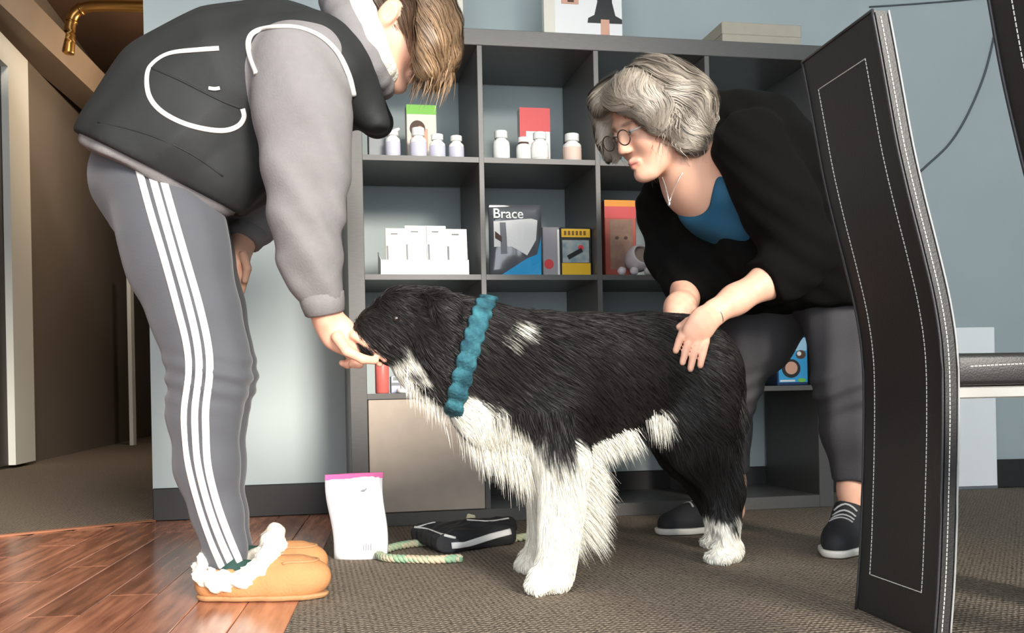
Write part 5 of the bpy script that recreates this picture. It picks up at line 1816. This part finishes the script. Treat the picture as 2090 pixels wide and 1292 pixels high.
# hair: grey bob
c, Rm = f2
T2 = lambda x, y, z: c + Rm @ (np.array([x, y, z]) * 1.02)
S = SDF((.05, 2.22, .80), (.50, 2.75, 1.20), .004)
S.ell(T2(-.030, 0, .048), (.118, .104, .100), Rm, .03)
for s in (-1, 1):
    S.ell(T2(-.045, s * .075, -.015), (.072, .044, .088), Rm, .04)
    S.ell(T2(.030, s * .078, .035), (.055, .032, .060), Rm, .03)
S.ell(T2(-.085, 0, -.005), (.055, .085, .085), Rm, .04)
S.ell(T2(.062, -.028, .085), (.050, .050, .038), Rm, .03)
S.ell(T2(.062, .035, .082), (.052, .050, .042), Rm, .03)
S.ell(T2(.082, -.072, .015), (.022, .016, .050), Rm, .02)
S.ell(T2(.112, 0, -.038), (.096, .068, .112), Rm, .010, True)
S.warp(lambda x, y, z: wrinkle(.004, [(22, 1), (36, .7)], 57)(x, y, z))
GA, GB = np.array(srgb(116, 104, 92)), np.array(srgb(182, 170, 155))
def hair2c(p):
    t = (.5 + .35 * np.sin(p[:, 0] * 60 + p[:, 1] * 80 - p[:, 2] * 20))[:, None]
    return GA * (1 - t) + GB * t
ho = sdf_part('hair', S, m_hair, p2, g2, hair2c)
v, q = o_v[ho.name]
rt = sample_surface(v, q, 12000, lambda p: np.clip((p[:, 2] - .86) * 5, .2, 1))
def hflow2(p, i):
    L = (p - c) @ Rm
    out = np.zeros_like(L)
    out[:, 1] = np.sign(L[:, 1]) * .7
    out[:, 0] = np.where(L[:, 0] > .02, .5, -.55)
    out[:, 2] = -np.clip(.95 - L[:, 2] * 6, .1, 1.2)
    out[:, 0] += .55 * np.sin(L[:, 2] * 55 + L[:, 1] * 18)
    return out @ Rm.T
pt = comb(S, rt, hflow2, 8, .010, np.array([0, .0015, .003, .004, .005, .006, .007, .009]), .12)
cc = hair2c(pt.reshape(-1, 3)).reshape(pt.shape) * (.7 + .55 * rng.random((len(rt), 1, 1)))
ribbons('hair_strands', pt, np.full(len(rt), .0024), np.clip(cc, 0, 1), m_hair, ho, g2, side_ref=S.grad(pt.reshape(-1, 3)).reshape(pt.shape))

lr = sample_surface(v, q, 330, lambda p: np.clip((p[:, 2] - .88) * 5, .15, 1))
locks('hair_locks', S, lr, hflow2, 12, .0085, np.linspace(.0015, .011, 12), 26, .0055, .007, hair2c, m_hair, ho, g2)
# wavy loose ends
Lr = (rt - c) @ Rm
ends = rt[(Lr[:, 2] < .03) & (Lr[:, 0] < .06)][:700]
n = len(ends)
ts = np.linspace(0, 1, 9)
g_ = S.grad(ends)
L_ = rng.uniform(.025, .055, n)
ph = (ends[:, 0] * 40 + ends[:, 1] * 30)[:, None] + rng.normal(size=(n, 1)) * .5
dn = np.tile(-Rm[:, 2] * .8 + np.array([0, 0, -.4]), (n, 1)) + g_ * .25 + rng.normal(size=(n, 3)) * .08
pt = ends[:, None, :] + dn[:, None, :] * (L_[:, None] * ts)[:, :, None]
wv = np.sin(ph + ts[None, :] * 5.0) - np.sin(ph)
pt = pt + Rm[:, 0][None, None, :] * (wv * .008)[:, :, None] - g_[:, None, :] * (ts[None, :] ** 2 * .012)[:, :, None]
cc = hair2c(pt.reshape(-1, 3)).reshape(pt.shape) * (.75 + .5 * rng.random((n, 1, 1)))
ribbons('hair_ends', pt, np.full(n, .0022), np.clip(cc, 0, 1), m_hair, ho, g2)

# glasses
m_frame = mat('glasses_frame', srgb(74, 60, 54), .35, metal=.3)
m_lens = bpy.data.materials.new('lens'); m_lens.use_nodes = True
bl = m_lens.node_tree.nodes['Principled BSDF']
bl.inputs['Transmission Weight'].default_value = 1.0; bl.inputs['Roughness'].default_value = .02; bl.inputs['IOR'].default_value = 1.02
gl = empty('glasses', T2(.112, 0, 0)); gl['label'] = 'thin dark-rimmed glasses'
gl.location = tuple(T2(.112, 0, 0) - g2); gl.parent = p2
gbase = T2(.112, 0, 0)
for s in (-1, 1):
    rim = [T2(.112 - .012 * abs(math.cos(a) * .5 + .5) * 0 - .10 * (abs(.032 + .022 * math.cos(a)) ** 2) * 3, s * (.032 + .0225 * math.cos(a)), -.004 + .0175 * math.sin(a)) - gbase for a in np.linspace(0, 2 * math.pi, 25)]
    tube('rim', rim, .0016, m_frame, gl, 6)
    bm = bmesh.new()
    bm.faces.new([bm.verts.new(tuple(p)) for p in rim[:-1]])
    ln_ = link('lens', bm_mesh('lens', bm), m_lens, gl)
    tube('temple_arm', [T2(.106, s * .055, .002) - gbase, T2(.08, s * .074, .004) - gbase, T2(.0, s * .084, .004) - gbase], .0018, m_pipe, gl, 6)
tube('bridge', [T2(.111, -.011, .002) - gbase, T2(.114, 0, .006) - gbase, T2(.111, .011, .002) - gbase], .0016, m_frame, gl, 6)

# necklace and bracelet
m_silver = mat('silver', srgb(225, 225, 225), .25, metal=.9)
nk = catmull([P(1352, 362, 2.42), P(1358, 380, 2.41), P(1363, 400, 2.40), P(1366, 412, 2.40), P(1371, 398, 2.405), P(1380, 376, 2.43), P(1398, 345, 2.44)], 6)
nko = tube('necklace', [p - g2 for p in nk], .0014, m_silver, p2, 6)
bm = bmesh.new(); bmesh.ops.create_icosphere(bm, subdivisions=2, radius=.0055, matrix=Matrix.Translation(tuple(P(1366, 416, 2.398) - g2)) @ Matrix.Diagonal((.7, .7, 1.3, 1)))
link('pendant', bm_mesh('pendant', bm), m_silver, nko, True)
wa_, wd_ = P(1458, 638, 2.272), P(1500, 612, 2.285) - P(1455, 640, 2.27)
wd_ /= np.linalg.norm(wd_); s1 = np.cross(wd_, (0, 1, 0)); s1 /= np.linalg.norm(s1); s2 = np.cross(wd_, s1)
tube('bracelet', [wa_ + (s1 * math.cos(a) + s2 * math.sin(a)) * .0285 - g2 for a in np.linspace(0, 2 * math.pi, 28)], .0016, m_silver, p2, 6)

# the treat held to the dog's mouth
tp = P(790, 736, 1.985)
bm = bmesh.new(); bmesh.ops.create_icosphere(bm, subdivisions=2, radius=.006)
for vv in bm.verts:
    vv.co.x *= 2.2; vv.co.z *= .8; vv.co *= 1 + .08 * math.sin(vv.co.x * 900)
o = link('dog_treat', bm_mesh('dog_treat', bm), mat('treat', srgb(206, 190, 170), .8), None, True)
o.location = tuple(tp); tag(o, 'small pale treat held between fingers at the muzzle', 'treat')
